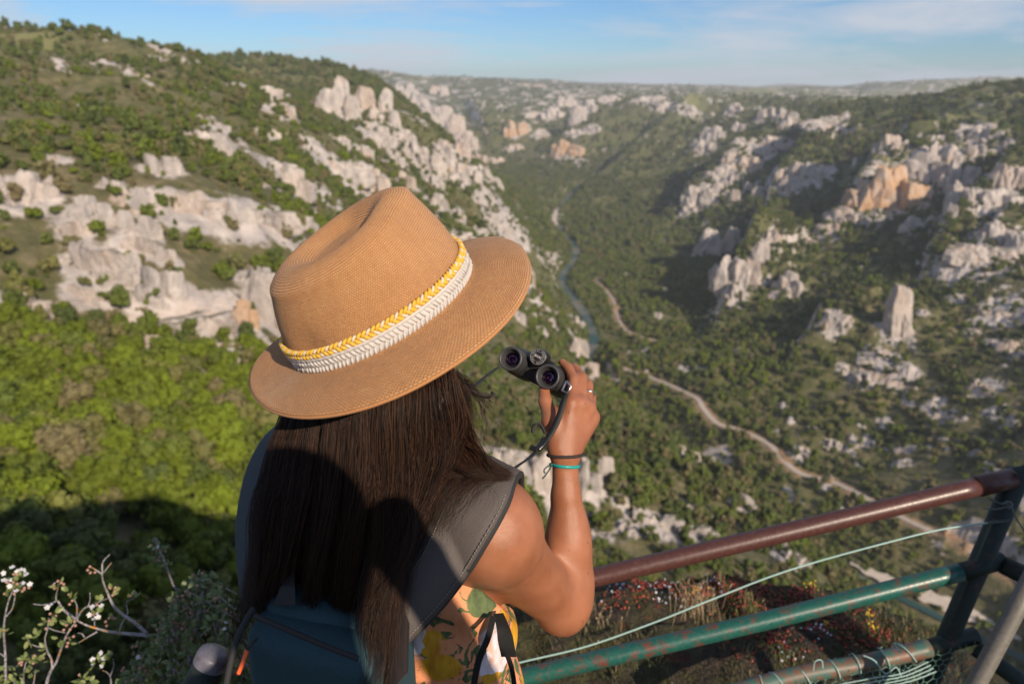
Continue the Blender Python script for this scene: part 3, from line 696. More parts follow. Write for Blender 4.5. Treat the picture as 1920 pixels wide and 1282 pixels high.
def scatter_object(name, sel, meshes, k, lab):
    proto = bpy.data.objects.new('crown', meshes[k])      # only read by the node tree
    me = bpy.data.meshes.new(name)
    P3 = np.stack([T['x'][sel], T['y'][sel], T['z'][sel]], -1).astype(np.float32)
    me.vertices.add(len(P3)); me.vertices.foreach_set('co', P3.ravel())
    fattr(me, 'size', T['s'][sel]); fattr(me, 'turn', RNG.uniform(0, 6.28, len(P3)))
    a = me.attributes.new('leafcol', 'FLOAT_VECTOR', 'POINT'); a.data.foreach_set('vector', T['c'][sel].astype(np.float32).ravel())
    o = bpy.data.objects.new(name, me); COL.objects.link(o); tag(o, lab, None, None, 'stuff')
    ng = bpy.data.node_groups.new(name, 'GeometryNodeTree')
    ng.interface.new_socket('Geometry', in_out='INPUT', socket_type='NodeSocketGeometry'); ng.interface.new_socket('Geometry', in_out='OUTPUT', socket_type='NodeSocketGeometry')
    N = ng.nodes.new; gi, go = N('NodeGroupInput'), N('NodeGroupOutput')
    oi = N('GeometryNodeObjectInfo'); oi.inputs['Object'].default_value = proto; oi.inputs['As Instance'].default_value = True
    ip = N('GeometryNodeInstanceOnPoints')
    at = N('GeometryNodeInputNamedAttribute'); at.inputs['Name'].default_value = 'size'
    rt = N('GeometryNodeInputNamedAttribute'); rt.inputs['Name'].default_value = 'turn'
    cx = N('ShaderNodeCombineXYZ')
    l = ng.links.new
    l(gi.outputs[0], ip.inputs['Points']); l(oi.outputs['Geometry'], ip.inputs['Instance'])
    l(rt.outputs['Attribute'], cx.inputs['Z']); l(cx.outputs[0], ip.inputs['Rotation']); l(at.outputs['Attribute'], ip.inputs['Scale'])
    l(ip.outputs[0], go.inputs[0])
    md = o.modifiers.new('scatter', 'NODES'); md.node_group = ng
    return o
for k, nm in enumerate(SHAPES):
    sel = rest & (T['k'] == k) & (T['R'] < 260); scatter_object('woodland', sel, CROWN_NEAR, k, 'trees and scrub of the near slopes')
    sel = rest & (T['k'] == k) & (T['R'] >= 260); scatter_object('woodland', sel, CROWN_FAR, k, 'woods covering the far slopes of the gorge')
# ------------------------------------------------------------------ the woman: one body grown from a distance field
def surface_nets(prims, h, lo, hi, B=36):
    """prims: list of (bbox_lo, bbox_hi, k, fn(p)->d); smooth union; returns verts, quads"""
    lo = np.asarray(lo, float); nn = np.ceil((np.asarray(hi)-lo)/h).astype(int)
    vid, vpos, quads = [], [], []
    S = nn + 4
    for bx in range(0, nn[0], B):
        for by in range(0, nn[1], B):
            for bz in range(0, nn[2], B):
                i0 = np.array([bx, by, bz]); p0 = lo + (i0-1)*h; p1 = lo + (i0+B)*h
                use = [q for q in prims if (q[0]-q[2]-2*h < p1).all() and (q[1]+q[2]+2*h > p0).all()]
                if not use: continue
                pm = (p0+p1)/2
                dm = min(float(q[3](pm[None])[0]) for q in use)
                if dm > (B+2)*h*.87+.06: continue
                ax = [lo[d] + (np.arange(B+2) + i0[d]-1)*h for d in range(3)]
                G = np.stack(np.meshgrid(*ax, indexing='ij'), -1).reshape(-1, 3)
                F = np.full(len(G), 1.0)
                for (_, _, k, fn) in use:
                    d = fn(G)
                    if k <= 0: F = np.minimum(F, d)
                    else:
                        hh = np.clip(.5+.5*(d-F)/k, 0, 1); F = d*(1-hh)+F*hh - k*hh*(1-hh)
                F = F.reshape(B+2, B+2, B+2); I = F < 0
                if not I.any() or I.all(): continue
                c = [I[:-1, :-1, :-1], I[1:, :-1, :-1], I[:-1, 1:, :-1], I[1:, 1:, :-1], I[:-1, :-1, 1:], I[1:, :-1, 1:], I[:-1, 1:, 1:], I[1:, 1:, 1:]]
                cnt = sum(x.astype(np.int8) for x in c); act = np.argwhere((cnt > 0) & (cnt < 8))
                if len(act) == 0: continue
                off = np.array([(0,0,0),(1,0,0),(0,1,0),(1,1,0),(0,0,1),(1,0,1),(0,1,1),(1,1,1)])
                fv = np.stack([F[act[:, 0]+o[0], act[:, 1]+o[1], act[:, 2]+o[2]] for o in off], 1)
                acc = np.zeros((len(act), 3)); w = np.zeros(len(act))
                for a in range(8):
                    for b in range(a+1, 8):
                        if np.abs(off[a]-off[b]).sum() != 1: continue
                        fa, fb = fv[:, a], fv[:, b]; m = (fa < 0) != (fb < 0)
                        t = np.where(m, fa/np.where(m, fa-fb, 1), 0)
                        acc += np.where(m[:, None], off[a]+(off[b]-off[a])*t[:, None], 0); w += m
                vp = (act + acc/w[:, None] + i0-1)*h + lo
                gid = lambda q: ((q[..., 0]+i0[0])*S[1] + q[..., 1]+i0[1])*S[2] + q[..., 2]+i0[2]
                vid.append(gid(act)); vpos.append(vp)
                for d in range(3):
                    e = np.eye(3, dtype=int)[d]; e1 = np.eye(3, dtype=int)[(d+1) % 3]; e2 = np.eye(3, dtype=int)[(d+2) % 3]
                    A_ = I[1:B+1, 1:B+1, 1:B+1]; B_ = I[1+e[0]:B+1+e[0], 1+e[1]:B+1+e[1], 1+e[2]:B+1+e[2]]
                    for sgn, M in ((1, A_ & ~B_), (-1, ~A_ & B_)):
                        q = np.argwhere(M)+1
                        if len(q) == 0: continue
                        qq = [gid(q-e1-e2), gid(q-e2), gid(q), gid(q-e1)]
                        quads.append(np.stack(qq if sgn > 0 else qq[::-1], 1))
    vid = np.concatenate(vid); vpos = np.concatenate(vpos); quads = np.concatenate(quads)
    u, ix = np.unique(vid, return_index=True)
    fq = np.searchsorted(u, quads)
    return vpos[ix], fq
def rc(a, b, ra, rb, k=.02, sq=None):
    a = np.array(a, float); b = np.array(b, float); R = max(ra, rb)*(max(sq) if sq else 1)
    lo = np.minimum(a, b)-R; hi = np.maximum(a, b)+R; ab = b-a; L2 = ab@ab+1e-12
    def fn(p):
        pa = p-a; t = np.clip(pa@ab/L2, 0, 1); return np.sqrt(((pa-t[:, None]*ab)**2).sum(1))-(ra+t*(rb-ra))
    return (lo, hi, k, fn)
def ell(c, axes, r, k=.02):        # ellipsoid; axes: rows are unit vectors, r: radii
    c = np.array(c, float); Mx = np.array([list(a) for a in axes]); r = np.array(r, float); R = r.max()
    def fn(p):
        q = (p-c) @ Mx.T; n0 = np.sqrt(((q/r)**2).sum(1)); n1 = np.sqrt(((q/r**2)**2).sum(1))+1e-9
        return n0*(n0-1)/n1
    return (c-R, c+R, k, fn)

YAW = math.radians(24)
RV = Vector((math.cos(YAW), -math.sin(YAW), 0)); FV = Vector((math.sin(YAW), math.cos(YAW), 0)); ZV = Vector((0, 0, 1))
NECK = Vector((-.170, .800, 1.370))
AX = [RV, FV, ZV]
prof = [  # z, half width, half depth, forward shift of the trunk's sections
 (1.36, .075, .060, .010), (1.325, .138, .072, .022), (1.28, .158, .088, .035), (1.22, .160, .100, .045), (1.14, .148, .102, .048),
 (1.06, .132, .092, .040), (1.00, .130, .092, .034), (.94, .146, .104, .028), (.86, .170, .120, .016), (.80, .172, .122, .016), (.74, .160, .112, .02)]
def trunk_fn(infl=0.0, pr=prof, zlo=None, zhi=None):
    zs = np.array([q[0] for q in pr])[::-1]; hw = np.array([q[1] for q in pr])[::-1]; hd = np.array([q[2] for q in pr])[::-1]; sh = np.array([q[3] for q in pr])[::-1]
    def fn(p):
        z = p[:, 2]; w = np.interp(z, zs, hw)+infl; d = np.interp(z, zs, hd)+infl; s = np.interp(z, zs, sh)
        q = p-np.array(NECK); u = q @ np.array(RV); v = q @ np.array(FV)-s
        n0 = ((np.abs(u)/w)**2.3+(np.abs(v)/d)**2.3)**(1/2.3)
        f = (n0-1)*np.minimum(w, d)
        f = np.maximum(f, z-(zhi if zhi is not None else zs[-1])-infl); f = np.maximum(f, (zlo if zlo is not None else zs[0])-z)
        return f
    m = max(hw)+infl+.02
    return (np.array([NECK.x-m, NECK.y-m, (zlo if zlo is not None else zs[0])-.01]), np.array([NECK.x+m, NECK.y+m+.05, zs[-1]+infl+.01]), .03, fn)
SHR = P(918, 985, .895); ELB = P(1050, 1130, 1.055); WRI = P(1060, 868, 1.045)
SHL = NECK + RV*-.150 + FV*.04 + ZV*-.070
ELL = SHL + RV*-.02 + FV*.12 + ZV*-.25; WRL = ELL + RV*.06 + FV*.19 - ZV*.05
HEAD = P(722, 632, .845); 
HF = (RV*.30 + FV*.92).normalized(); HR = Vector((HF.y, -HF.x, 0))          # where the face looks
prims = [trunk_fn()]
prims += [rc(NECK+FV*.02+ZV*-.06, HEAD+ZV*-.06-HF*.02, .058, .052, .03)]
prims += [rc(NECK+RV*.05+ZV*-.045+FV*.015, SHR-ZV*.004, .042, .053, .045), rc(NECK-RV*.05+ZV*-.03+FV*.015, SHL, .05, .052, .05)]
# head: skull, jaw, nose, brow, lips, ears
prims += [ell(HEAD+ZV*.012-HF*.008, [HR, HF, ZV], (.074, .092, .098), .03), ell(HEAD+HF*.028-ZV*.055, [HR, HF, ZV], (.055, .062, .062), .03),
          rc(HEAD+HF*.085-ZV*.002, HEAD+HF*.105-ZV*.038, .008, .013, .012), rc(HEAD+HF*.082+HR*.035+ZV*.012, HEAD+HF*.082-HR*.035+ZV*.012, .010, .010, .02),
          rc(HEAD+HF*.088+HR*.018-ZV*.066, HEAD+HF*.088-HR*.018-ZV*.066, .007, .007, .008), rc(HEAD+HF*.078-ZV*.098, HEAD+HF*.082-ZV*.098, .016, .014, .015),
          ell(HEAD+HR*.076-ZV*.012, [HR, HF, ZV], (.010, .018, .030), .006), ell(HEAD-HR*.076-ZV*.012, [HR, HF, ZV], (.010, .018, .030), .006)]
# right arm: deltoid, upper arm, elbow, forearm with its flexor bulge, flat wrist
prims += [ell(SHR+RV*.008-ZV*.012, AX, (.053, .056, .058), .03), rc(SHR, ELB, .043, .035, .04), rc(SHR+(ELB-SHR)*.3-ZV*.012, SHR+(ELB-SHR)*.75-ZV*.014, .032, .029, .03)]
prims += [ell(ELB+camvec(.004, -.010, -.0), AX, (.036, .036, .036), .03)]
fa = lambda px, py, d: P(px, py, d)
prims += [rc(fa(1068, 1110, 1.06), fa(1063, 1010, 1.055), .0330, .0280, .025), rc(fa(1063, 1010, 1.055), fa(1061, 930, 1.05), .0280, .0212, .025),
          rc(fa(1076, 1080, 1.06), fa(1069, 970, 1.06), .0235, .0170, .03)]
prims += [rc(fa(1056, 930, 1.05), fa(1053, 862, 1.045), .0165, .0142, .012), rc(fa(1066, 930, 1.052), fa(1067, 862, 1.05), .0165, .0142, .012)]
# hand: palm fans to the knuckles
MCP = [P(1070, 757, 1.052), P(1088, 757, 1.062), P(1102, 766, 1.074), P(1109, 782, 1.088)]
PIPJ = [P(1076, 712, 1.078), P(1091, 708, 1.092), P(1103, 722, 1.106), P(1109, 746, 1.116)]
DIPJ = [P(1066, 690, 1.096), P(1078, 690, 1.116), P(1089, 706, 1.130), P(1097, 732, 1.136)]
TIPJ = [P(1054, 679, 1.106), P(1060, 688, 1.132), P(1070, 704, 1.144), P(1080, 730, 1.148)]
FR = [(.0100, .0086, .0078, .0066), (.0102, .0088, .0079, .0067), (.0098, .0083, .0074, .0063), (.0090, .0074, .0066, .0057)]
WC = P(1060, 862, 1.047)
for i in range(4):
    w0 = P(1054+4*i, 850, 1.044+.002*i)
    prims.append(rc(w0, MCP[i], .0138, .0108 if i < 3 else .0112, .014))
prims += [rc(P(1050, 835, 1.05), P(1062, 775, 1.062), .014, .013, .013), rc(P(1070, 840, 1.056), P(1100, 795, 1.082), .0125, .012, .015)]
for i in range(4):
    prims.append(ell(MCP[i]+camvec(0, .001, .003), AX, (.0112, .0112, .0112), .010))
    prims.append(rc(MCP[i], PIPJ[i], FR[i][0], FR[i][1], .005)); prims.append(rc(PIPJ[i], DIPJ[i], FR[i][1], FR[i][2], .003)); prims.append(rc(DIPJ[i], TIPJ[i], FR[i][2], FR[i][3], .003))
for i in range(4): prims.append(rc(P(1056+3*i, 838, 1.046)+CZ*.0085, MCP[i]+CZ*.0055, .0045, .0060, .008))
TH = [P(1044, 838, 1.042), P(1034, 790, 1.050), P(1022, 752, 1.066), P(1019, 716, 1.086)]
prims += [rc(TH[0], TH[1], .0135, .0125, .012), rc(TH[1], TH[2], .0122, .0106, .006), rc(TH[2], TH[3], .0104, .0078, .004), rc(TH[1], P(1062, 775, 1.06), .010, .010, .016)]
# left arm, bent in front of her
prims += [ell(SHL, AX, (.052, .054, .056), .03), rc(SHL, ELL, .048, .040, .03), rc(ELL, WRL, .038, .024, .03), rc(WRL, WRL+RV*.05+FV*.05, .022, .018, .02)]
for i in range(4): prims.append(rc(WRL+RV*.05+FV*.05+ZV*(.022-.015*i), WRL+RV*.115+FV*.07+ZV*(.02-.016*i), .009, .007, .004))
prims.append(rc(WRL+RV*.02+FV*.03+ZV*.02, WRL+RV*.05+FV*.06+ZV*.055, .011, .008, .008))
# legs and feet
for s in (-1, 1):
    hip = NECK+RV*(.085*s)+FV*.02; hip.z = .82
    knee = hip+FV*.015; knee.z = .46; ank = hip-FV*.01; ank.z = .085
    prims += [rc(hip, knee, .078, .050, .03), rc(knee, ank, .050, .034, .03), rc(knee+FV*-.02-ZV*.06, knee+FV*-.022-ZV*.16, .042, .038, .03),
              rc(ank-FV*.03-ZV*.045, ank+FV*.12-ZV*.058, .036, .026, .03)]

bv, bf = surface_nets(prims, .0032, (-.62, .45, -.02), (.28, 1.5, 1.80))
person = empty('person', (NECK.x, NECK.y, 0), 'woman seen from behind raising her right hand, in a floral dress with long dark hair', 'person')
M_SKIN = MT('tanned skin', .40, (.34, .14, .07)); sp = M_SKIN.pos()
blot = M_SKIN.noise(sp, 16, 4, .6)
sc_ = M_SKIN.ramp(blot, [(.3, (.245, .090, .042)), (.7, (.36, .148, .078))])
freck = M_SKIN.voro(sp, 58, 'Distance'); fsel = M_SKIN.voro(sp, 58, 'Color')
fk = M_SKIN.math('MULTIPLY', M_SKIN.ramp(freck, [(.07, 1.0), (.14, 0.0)]), M_SKIN.ramp(fsel, [(.72, 0.0), (.76, .75)]))
M_SKIN.base(M_SKIN.mix(fk, sc_, (.13, .055, .03)))
M_SKIN.b.inputs['Subsurface Weight'].default_value = .12; M_SKIN.b.inputs['Subsurface Radius'].default_value = (.01, .004, .002); M_SKIN.b.inputs['Subsurface Scale'].default_value = .6
M_SKIN.b.inputs['Specular IOR Level'].default_value = .45
M_SKIN.bump(M_SKIN.math('ADD', M_SKIN.voro(sp, 900, 'Distance'), M_SKIN.math('MULTIPLY', M_SKIN.noise(M_SKIN.mapv(sp, (1, 1, 1.6)), 130, 3), .8)), .28, .0012)
body = obj_np('body', bv, bf, M_SKIN.m, True, person)
# a little relaxation takes the grid's stair steps away
sm = body.modifiers.new('smooth', 'SMOOTH'); sm.factor = .5; sm.iterations = 3
M_EYE = MT('eye', .15, (.75, .72, .70))
for s in (-1, 1):
    mb = MB(); M_ = Matrix.Translation(HEAD+HF*.078+HR*(.032*s)-ZV*.004)
    mb.lathe([(max(1e-4, .011*math.sin(t)), .011*math.cos(t)) for t in np.linspace(0.01, PI-.01, 9)], 14, M_); mb.build('eye', M_EYE.m, person)
mb = MB(); mb.tube([HEAD+HF*.0935+HR*.02-ZV*.066, HEAD+HF*.0965-ZV*.0655, HEAD+HF*.0935-HR*.02-ZV*.066], [.003, .0055, .003], 8)
mb.build('lips', MT('lips', .4, (.45, .13, .11)).m, person)

# ---- floral sleeveless dress
M_DR = MT('floral dress', .8); dp = M_DR.pos()
dn = M_DR.n('ShaderNodeVectorMath', operation='ADD'); M_DR.set(dn, 0, dp); M_DR.set(dn, 1, M_DR.n('ShaderNodeVectorMath', {0: M_DR.noise(dp, 22, 3, .6, 'Color'), 3: .035}, operation='SCALE').outputs[0])
dv = dn.outputs[0]
cell = M_DR.voro(dv, 18, 'Color'); cdist = M_DR.voro(dv, 18, 'Distance')
sepc = M_DR.n('ShaderNodeSeparateColor', {'Color': cell}); pick = sepc.outputs[0]
petal = M_DR.noise(M_DR.mapv(dp, (70, 70, 22)), 1.0, 3, .6)
yel = M_DR.ramp(petal, [(.3, (.42, .17, .008)), (.6, (.66, .35, .02))])
whi = M_DR.ramp(petal, [(.35, (.55, .33, .24)), (.55, (.66, .62, .68))])
grn = M_DR.ramp(petal, [(.3, (.028, .05, .022)), (.65, (.13, .17, .065))])
cor = M_DR.ramp(petal, [(.2, (.60, .21, .095)), (.7, (.74, .32, .16))])
flo = M_DR.mix(M_DR.ramp(pick, [(.60, 0.0), (.64, 1.0)], 'LINEAR'), yel, M_DR.mix(M_DR.ramp(pick, [(.76, 0.0), (.80, 1.0)]), grn, whi))
big = M_DR.ramp(M_DR.math('MULTIPLY', cdist, 1.0), [(.45, 1.0), (.50, 0.0)])
leaf = M_DR.ramp(M_DR.noise(M_DR.mapv(dp, (34, 60, 34)), 1, 2, .5, 'Fac', 1.2), [(.53, 0.0), (.56, 1.0)])
M_DR.base(M_DR.mix(big, M_DR.mix(leaf, cor, grn), flo))
M_DR.bump(M_DR.noise(dp, 28, 3), .4, .006)
dprof = [(1.335, .155, .078, .024), (1.28, .166, .092, .035), (1.22, .170, .104, .045), (1.14, .170, .107, .048), (1.06, .164, .102, .040), (1.00, .168, .106, .034),
         (.94, .182, .118, .028), (.86, .188, .132, .016), (.74, .200, .15, .015), (.60, .215, .17, .015), (.45, .235, .19, .015)]
base_fn = trunk_fn(.0, dprof)
def dress_fn(p):
    d = base_fn[3](p)
    z = p[:, 2]; u = (p-np.array(NECK)) @ np.array(RV); v = (p-np.array(NECK)) @ np.array(FV)
    fold = .006*np.sin(u*60+v*25)*np.clip((1.0-z)*2.0, 0, 1) + .0025*np.sin(z*70+u*40)
    d = d+fold
    d = np.maximum(d, z-1.325+.25*np.clip(np.abs(u)-.10, 0, 1))     # neckline falls away to the armholes
    arm = np.array(SHR); ax_ = np.array((ELB-SHR).normalized()); q = p-arm; t = q@ax_; rr = np.sqrt(np.maximum((q**2).sum(1)-t*t, 0))
    d = np.maximum(d, np.where(t > -.045, .066-rr, -1))
    return d
dvv, dff = surface_nets([(base_fn[0], base_fn[1], 0, dress_fn)], .0045, (-.5, .45, .44), (.2, 1.2, 1.40))
dress = obj_np('dress', dvv, dff, M_DR.m, True, person); s_ = dress.modifiers.new('smooth', 'SMOOTH'); s_.iterations = 3
M_BLK = MT('black cord', .8, (.006, .006, .006))
mb = MB()
mb.ribbon(smooth_path([P(925, 1155, .895), P(915, 1195, .872), P(897, 1240, .868), P(884, 1310, .868)]), camvec(.9, -.3, .2), .008, .002)
mb.ribbon(smooth_path([P(935, 1150, .905), P(944, 1180, .882), P(950, 1210, .876), P(954, 1230, .878)]), camvec(.9, -.2, .2), [.012+.008*min(1, i/12) for i in range(25)], .002)
mb.ribbon(smooth_path([P(950, 1225, .878), P(960, 1255, .878), P(968, 1310, .885)]), camvec(.9, -.2, .2), .006, .002)
mb.build('dress_tie', M_BLK.m, person, smooth=False)

NEAR_PR = [q for q in prims if q[1][2] > 1.0]
def body_sdf(p):
    F = np.full(len(p), 1.0)
    for (lo, hi, k, fn) in NEAR_PR:
        m = ((p > lo-k-.035) & (p < hi+k+.035)).all(1)
        if not m.any(): continue
        d = fn(p[m]); f = F[m]
        hh = np.clip(.5+.5*(d-f)/k, 0, 1); F[m] = d*(1-hh)+f*hh-k*hh*(1-hh)
    return F
def push_out(p, gap):              # keeps cloth and hair outside the skin
    p = p.copy(); e = .002; near = np.arange(len(p))
    for it in range(4):
        dn = body_sdf(p[near]); near = near[dn < gap+.004]
        if len(near) == 0: break
        d = np.full(len(p), 1.0); d[near] = dn[dn < gap+.004]; m = d < gap
        if not m.any(): break
        g = np.stack([body_sdf(p[m]+np.eye(3)[k]*e)-body_sdf(p[m]-np.eye(3)[k]*e) for k in range(3)], -1)
        g /= np.linalg.norm(g, axis=1, keepdims=True)+1e-9; p[m] += g*(gap-d[m])[:, None]
    return p
# ---- long dark hair: a mass and some thousands of strands
GUIDES = [
 [(560,668,.835),(542,765,.815),(520,850,.815),(497,950,.810),(483,1050,.805),(478,1130,.800),(490,1230,.830)],
 [(614,672,.812),(598,768,.790),(582,880,.785),(562,1000,.790),(550,1100,.805),(548,1160,.830),(560,1250,.850)],
 [(684,672,.800),(681,768,.775),(682,880,.775),(676,1000,.785),(668,1100,.800),(664,1180,.820),(680,1270,.840)],
 [(756,668,.800),(762,756,.775),(768,870,.785),(764,960,.790),(746,1060,.785),(730,1160,.768),(722,1320,.730)],
 [(808,650,.810),(822,738,.785),(832,840,.797),(798,920,.800),(766,1000,.797),(738,1090,.785),(728,1290,.745)],
 [(838,630,.82),(856,712,.80),(870,785,.810),(850,850,.815),(812,920,.815),(772,1000,.805),(742,1075,.795)],
]
SWEEP = [[(846,735,.80),(868,800,.815),(888,845,.840),(922,872,.850),(962,888,.862)], [(820,790,.795),(845,850,.815),(880,880,.84),(918,894,.848),(958,896,.862)]]
GP = [[P(*q) for q in g] for g in GUIDES]
GS = [push_out(np.array([list(v) for v in smooth_path(g, 5)]), .006) for g in GP]        # 31 points each
M_HAIR = MT('dark brown hair', .45, (.040, .016, .0075))
M_HAIR.base(M_HAIR.ramp(M_HAIR.n('ShaderNodeHairInfo').outputs['Random'], [(.1, (.009, .004, .0025)), (.6, (.020, .0085, .0042)), (.97, (.070, .030, .013))]))
M_HAIR.b.inputs['Specular IOR Level'].default_value = .28
M_HAIR.b.inputs['Anisotropic'].default_value = .6
M_HMASS = MT('hair mass', .55, (.010, .006, .005))
hm = MB(); NU, NV = 41, 31
HC = np.array(P(720, 700, .87))
front, back = [], []
for iu in range(NU):
    u = .35+iu/(NU-1)*(len(GS)-3.0); k = int(u); t = u-k
    g = GS[k]*(1-t)+GS[k+1]*t
    edge = math.sin(PI*iu/(NU-1))**.35
    front.append(g + np.array(FV)*.010); back.append(g + np.array(FV)*(.012+.05*edge)*1.0)
V = np.concatenate([np.array(front).reshape(-1, 3), np.array(back).reshape(-1, 3)]).tolist(); F = []
o2 = NU*NV
for i in range(NU-1):
    for j in range(NV-1):
        a = i*NV+j; F.append((a, a+1, a+NV+1, a+NV)); F.append((o2+a, o2+a+NV, o2+a+NV+1, o2+a+1))
for j in range(NV-1):
    F.append((j, o2+j, o2+j+1, j+1)); a = (NU-1)*NV+j; F.append((a, a+1, o2+a+1, o2+a))
hm.add(V, F)
# the crown of the head under the hat
M_ = Matrix.Translation(HEAD+ZV*.008-HF*.014)
hm.lathe([(max(1e-4, .103*math.sin(t)), .107*math.cos(t)) for t in np.linspace(.01, 2.0, 14)], 28, M_)
M_ = Matrix.Translation(HEAD-ZV*.030-HF*.022)
hm.lathe([(max(1e-4, .084*math.sin(t)), .080*math.cos(t)) for t in np.linspace(.01, 2.8, 16)], 28, M_)
hair = hm.build('hair', M_HMASS.m, person, subsurf=1)
rh = np.random.default_rng(3)
curves, rad = [], []
def strand(path, jit, wob, r0, tip=.25, cut=1.0):
    m = len(path); n_ = max(6, int(m*cut)); pth = path[:n_].copy()
    t = np.linspace(0, 1, n_)[:, None]
    off = rh.normal(0, jit, 3)*np.array([1, .7, .35]); ph = rh.uniform(0, 6.28, 3); fr = rh.uniform(1.2, 3.2)
    pth = pth + off*(.35+.9*t) + wob*np.sin(t*fr*3+ph)*t
    curves.append(pth); rad.append(np.linspace(r0, r0*tip, n_))
NS = 7600
LOCKS = [(rh.uniform(0, 1)*(len(GS)-1.001), rh.uniform(0, 6.28, 3), rh.uniform(1.3, 3.4), rh.uniform(.003, .016), rh.uniform(-.010, .028), rh.uniform(.78, 1.0)) for _ in range(120)]
for i in range(NS):
    lu, lph, lfr, lam, ldp, lct = LOCKS[rh.integers(0, len(LOCKS))]
    if lu > 3.4 and rh.uniform() < .80: continue
    u = float(np.clip(lu + rh.normal(0, .07), 0, len(GS)-1.001))
    k = int(u); t = u-k; g = GS[k]*(1-t)+GS[k+1]*t
    tt = np.linspace(0, 1, len(g))[:, None]
    g = g + np.array(FV)*(-ldp*tt**.7) + lam*np.sin(tt*lfr*4+lph)*np.array([1, .5, .25])*tt*(1.5 if lu > 3.2 else 1)
    strand(g, .0034, .0034, rh.uniform(.00018, .00034), cut=min(1, lct+rh.uniform(-.08, .05)))
SW = [push_out(np.array([list(v) for v in smooth_path([P(*q) for q in g], 5)]), .012) for g in SWEEP]
for i in range(2300):
    t = rh.uniform(-.45, 1.35); g = SW[0]*(1-t)+SW[1]*t
    sq = np.linspace(1, .45, len(g))[:, None]; g = g*(1) ; c0 = (SW[0]+SW[1])/2; g = c0+(g-c0)*sq
    strand(g, .0030, .0035, rh.uniform(.00018, .0003), cut=rh.uniform(.7, 1))
# strands that fall over the strap and the shoulder, and flyaways at the cheek
over = []
for i in range(330):
    x0 = rh.uniform(835, 925)
    pts = [P(x0-35, 800+rh.uniform(0, 40), .81), P(x0-10, 862, .835), P(x0-8+rh.normal(0, 12), 905, .848), P(x0-40+rh.normal(0, 20), 955, .842), P(x0-75+rh.normal(0, 22), 1010+rh.normal(0, 20), .83)]
    over.append([list(v) for v in smooth_path(pts, 4)])
over = np.array(over); over = push_out(over.reshape(-1, 3), .024).reshape(over.shape)
for g in over: strand(g, .0015, .003, .00024, cut=rh.uniform(.6, 1))
for i in range(150):
    x1 = rh.uniform(868, 905); y1 = rh.uniform(790, 900)
    pts = [P(845+rh.uniform(0, 15), 690+rh.uniform(0, 40), .83), P(862+rh.uniform(0, 18), 740, .84), P((865+x1)/2+rh.uniform(0, 12), 790, .845), P(x1, y1, .85)]
    strand(np.array([list(v) for v in smooth_path(pts, 5)]), .003, .004, .00020, cut=rh.uniform(.7, 1))
for i in range(60):
    x1 = rh.uniform(895, 950)
    pts = [P(848, 690+rh.uniform(0, 20), .84), P(880+rh.uniform(-5, 10), 725+rh.uniform(-10, 10), .87), P(x1, 780+rh.uniform(-30, 30), .88), P(x1-rh.uniform(0, 25), 850+rh.uniform(-20, 30), .87)]
    strand(np.array([list(v) for v in smooth_path(pts, 5)]), .002, .003, .00022)
for i in range(120):
    pts = [P(545+rh.uniform(-6, 10), 775, .80), P(522+rh.normal(0, 6), 850, .80), P(490+rh.normal(0, 7), 950, .79), P(476+rh.normal(0, 6), 1060, .77), P(474+rh.normal(0, 6), 1150, .76)]
    strand(np.array([list(v) for v in smooth_path(pts, 5)]), .001, .003, .00018, cut=rh.uniform(.6, 1))
hc = bpy.data.hair_curves.new('loose_hair')
hc.add_curves([len(c) for c in curves])
allp = push_out(np.concatenate(curves), .002).astype(np.float32); allr = np.concatenate(rad).astype(np.float32)
hc.points.foreach_set('position', allp.ravel()); hc.points.foreach_set('radius', allr)
hc.materials.append(M_HAIR.m)
child_world(link(bpy.data.objects.new('loose_hair', hc)), person)

# ------------------------------------------------------------------ the straw coloured knitted hat
HATC = P(722, 588, .795)                      # centre of the head opening
th_, ro = math.radians(29), math.radians(27.5)
hu = camvec(0, math.cos(th_), math.sin(th_)); hf = camvec(1, 0, 0)
Rroll = Matrix.Rotation(ro, 4, CZ)
hu = (Rroll @ hu).normalized(); hf = (Rroll @ hf); hf = (hf + camvec(0, 0, -.18)); hf = (hf-hu*hf.dot(hu)).normalized(); hl = hu.cross(hf)
hat = empty('hat', tuple(HATC), 'tan knitted straw hat with a yellow and white braided band on the woman head', 'hat')
HM = Matrix((( hf.x, hl.x, hu.x, HATC.x), (hf.y, hl.y, hu.y, HATC.y), (hf.z, hl.z, hu.z, HATC.z), (0, 0, 0, 1)))
BA, BB = .1105, .094                            # head opening, half length and half width
def hat_grid(name, fn, nt, ns, m, parent, thick=0):
    V, UVs = [], []
    for j in range(ns+1):
        for i in range(nt): V.append(HM @ Vector(fn(2*PI*i/nt, j/ns)))
    F = [(j*nt+i, j*nt+(i+1) % nt, (j+1)*nt+(i+1) % nt, (j+1)*nt+i) for j in range(ns) for i in range(nt)]
    o = obj_np(name, np.array([list(q) for q in V]), np.array(F), m, True, parent)
    uv = o.data.uv_layers.new(name='UVMap'); k = 0; d = np.zeros((len(F)*4, 2))
    for j in range(ns):
        for i in range(nt):
            d[k:k+4] = [(i/nt, j/ns), ((i+1)/nt, j/ns), ((i+1)/nt, (j+1)/ns), (i/nt, (j+1)/ns)]; k += 4
    uv.data.foreach_set('uv', d.ravel())
    if thick: s = o.modifiers.new('thickness', 'SOLIDIFY'); s.thickness = thick; s.offset = -1
    return o
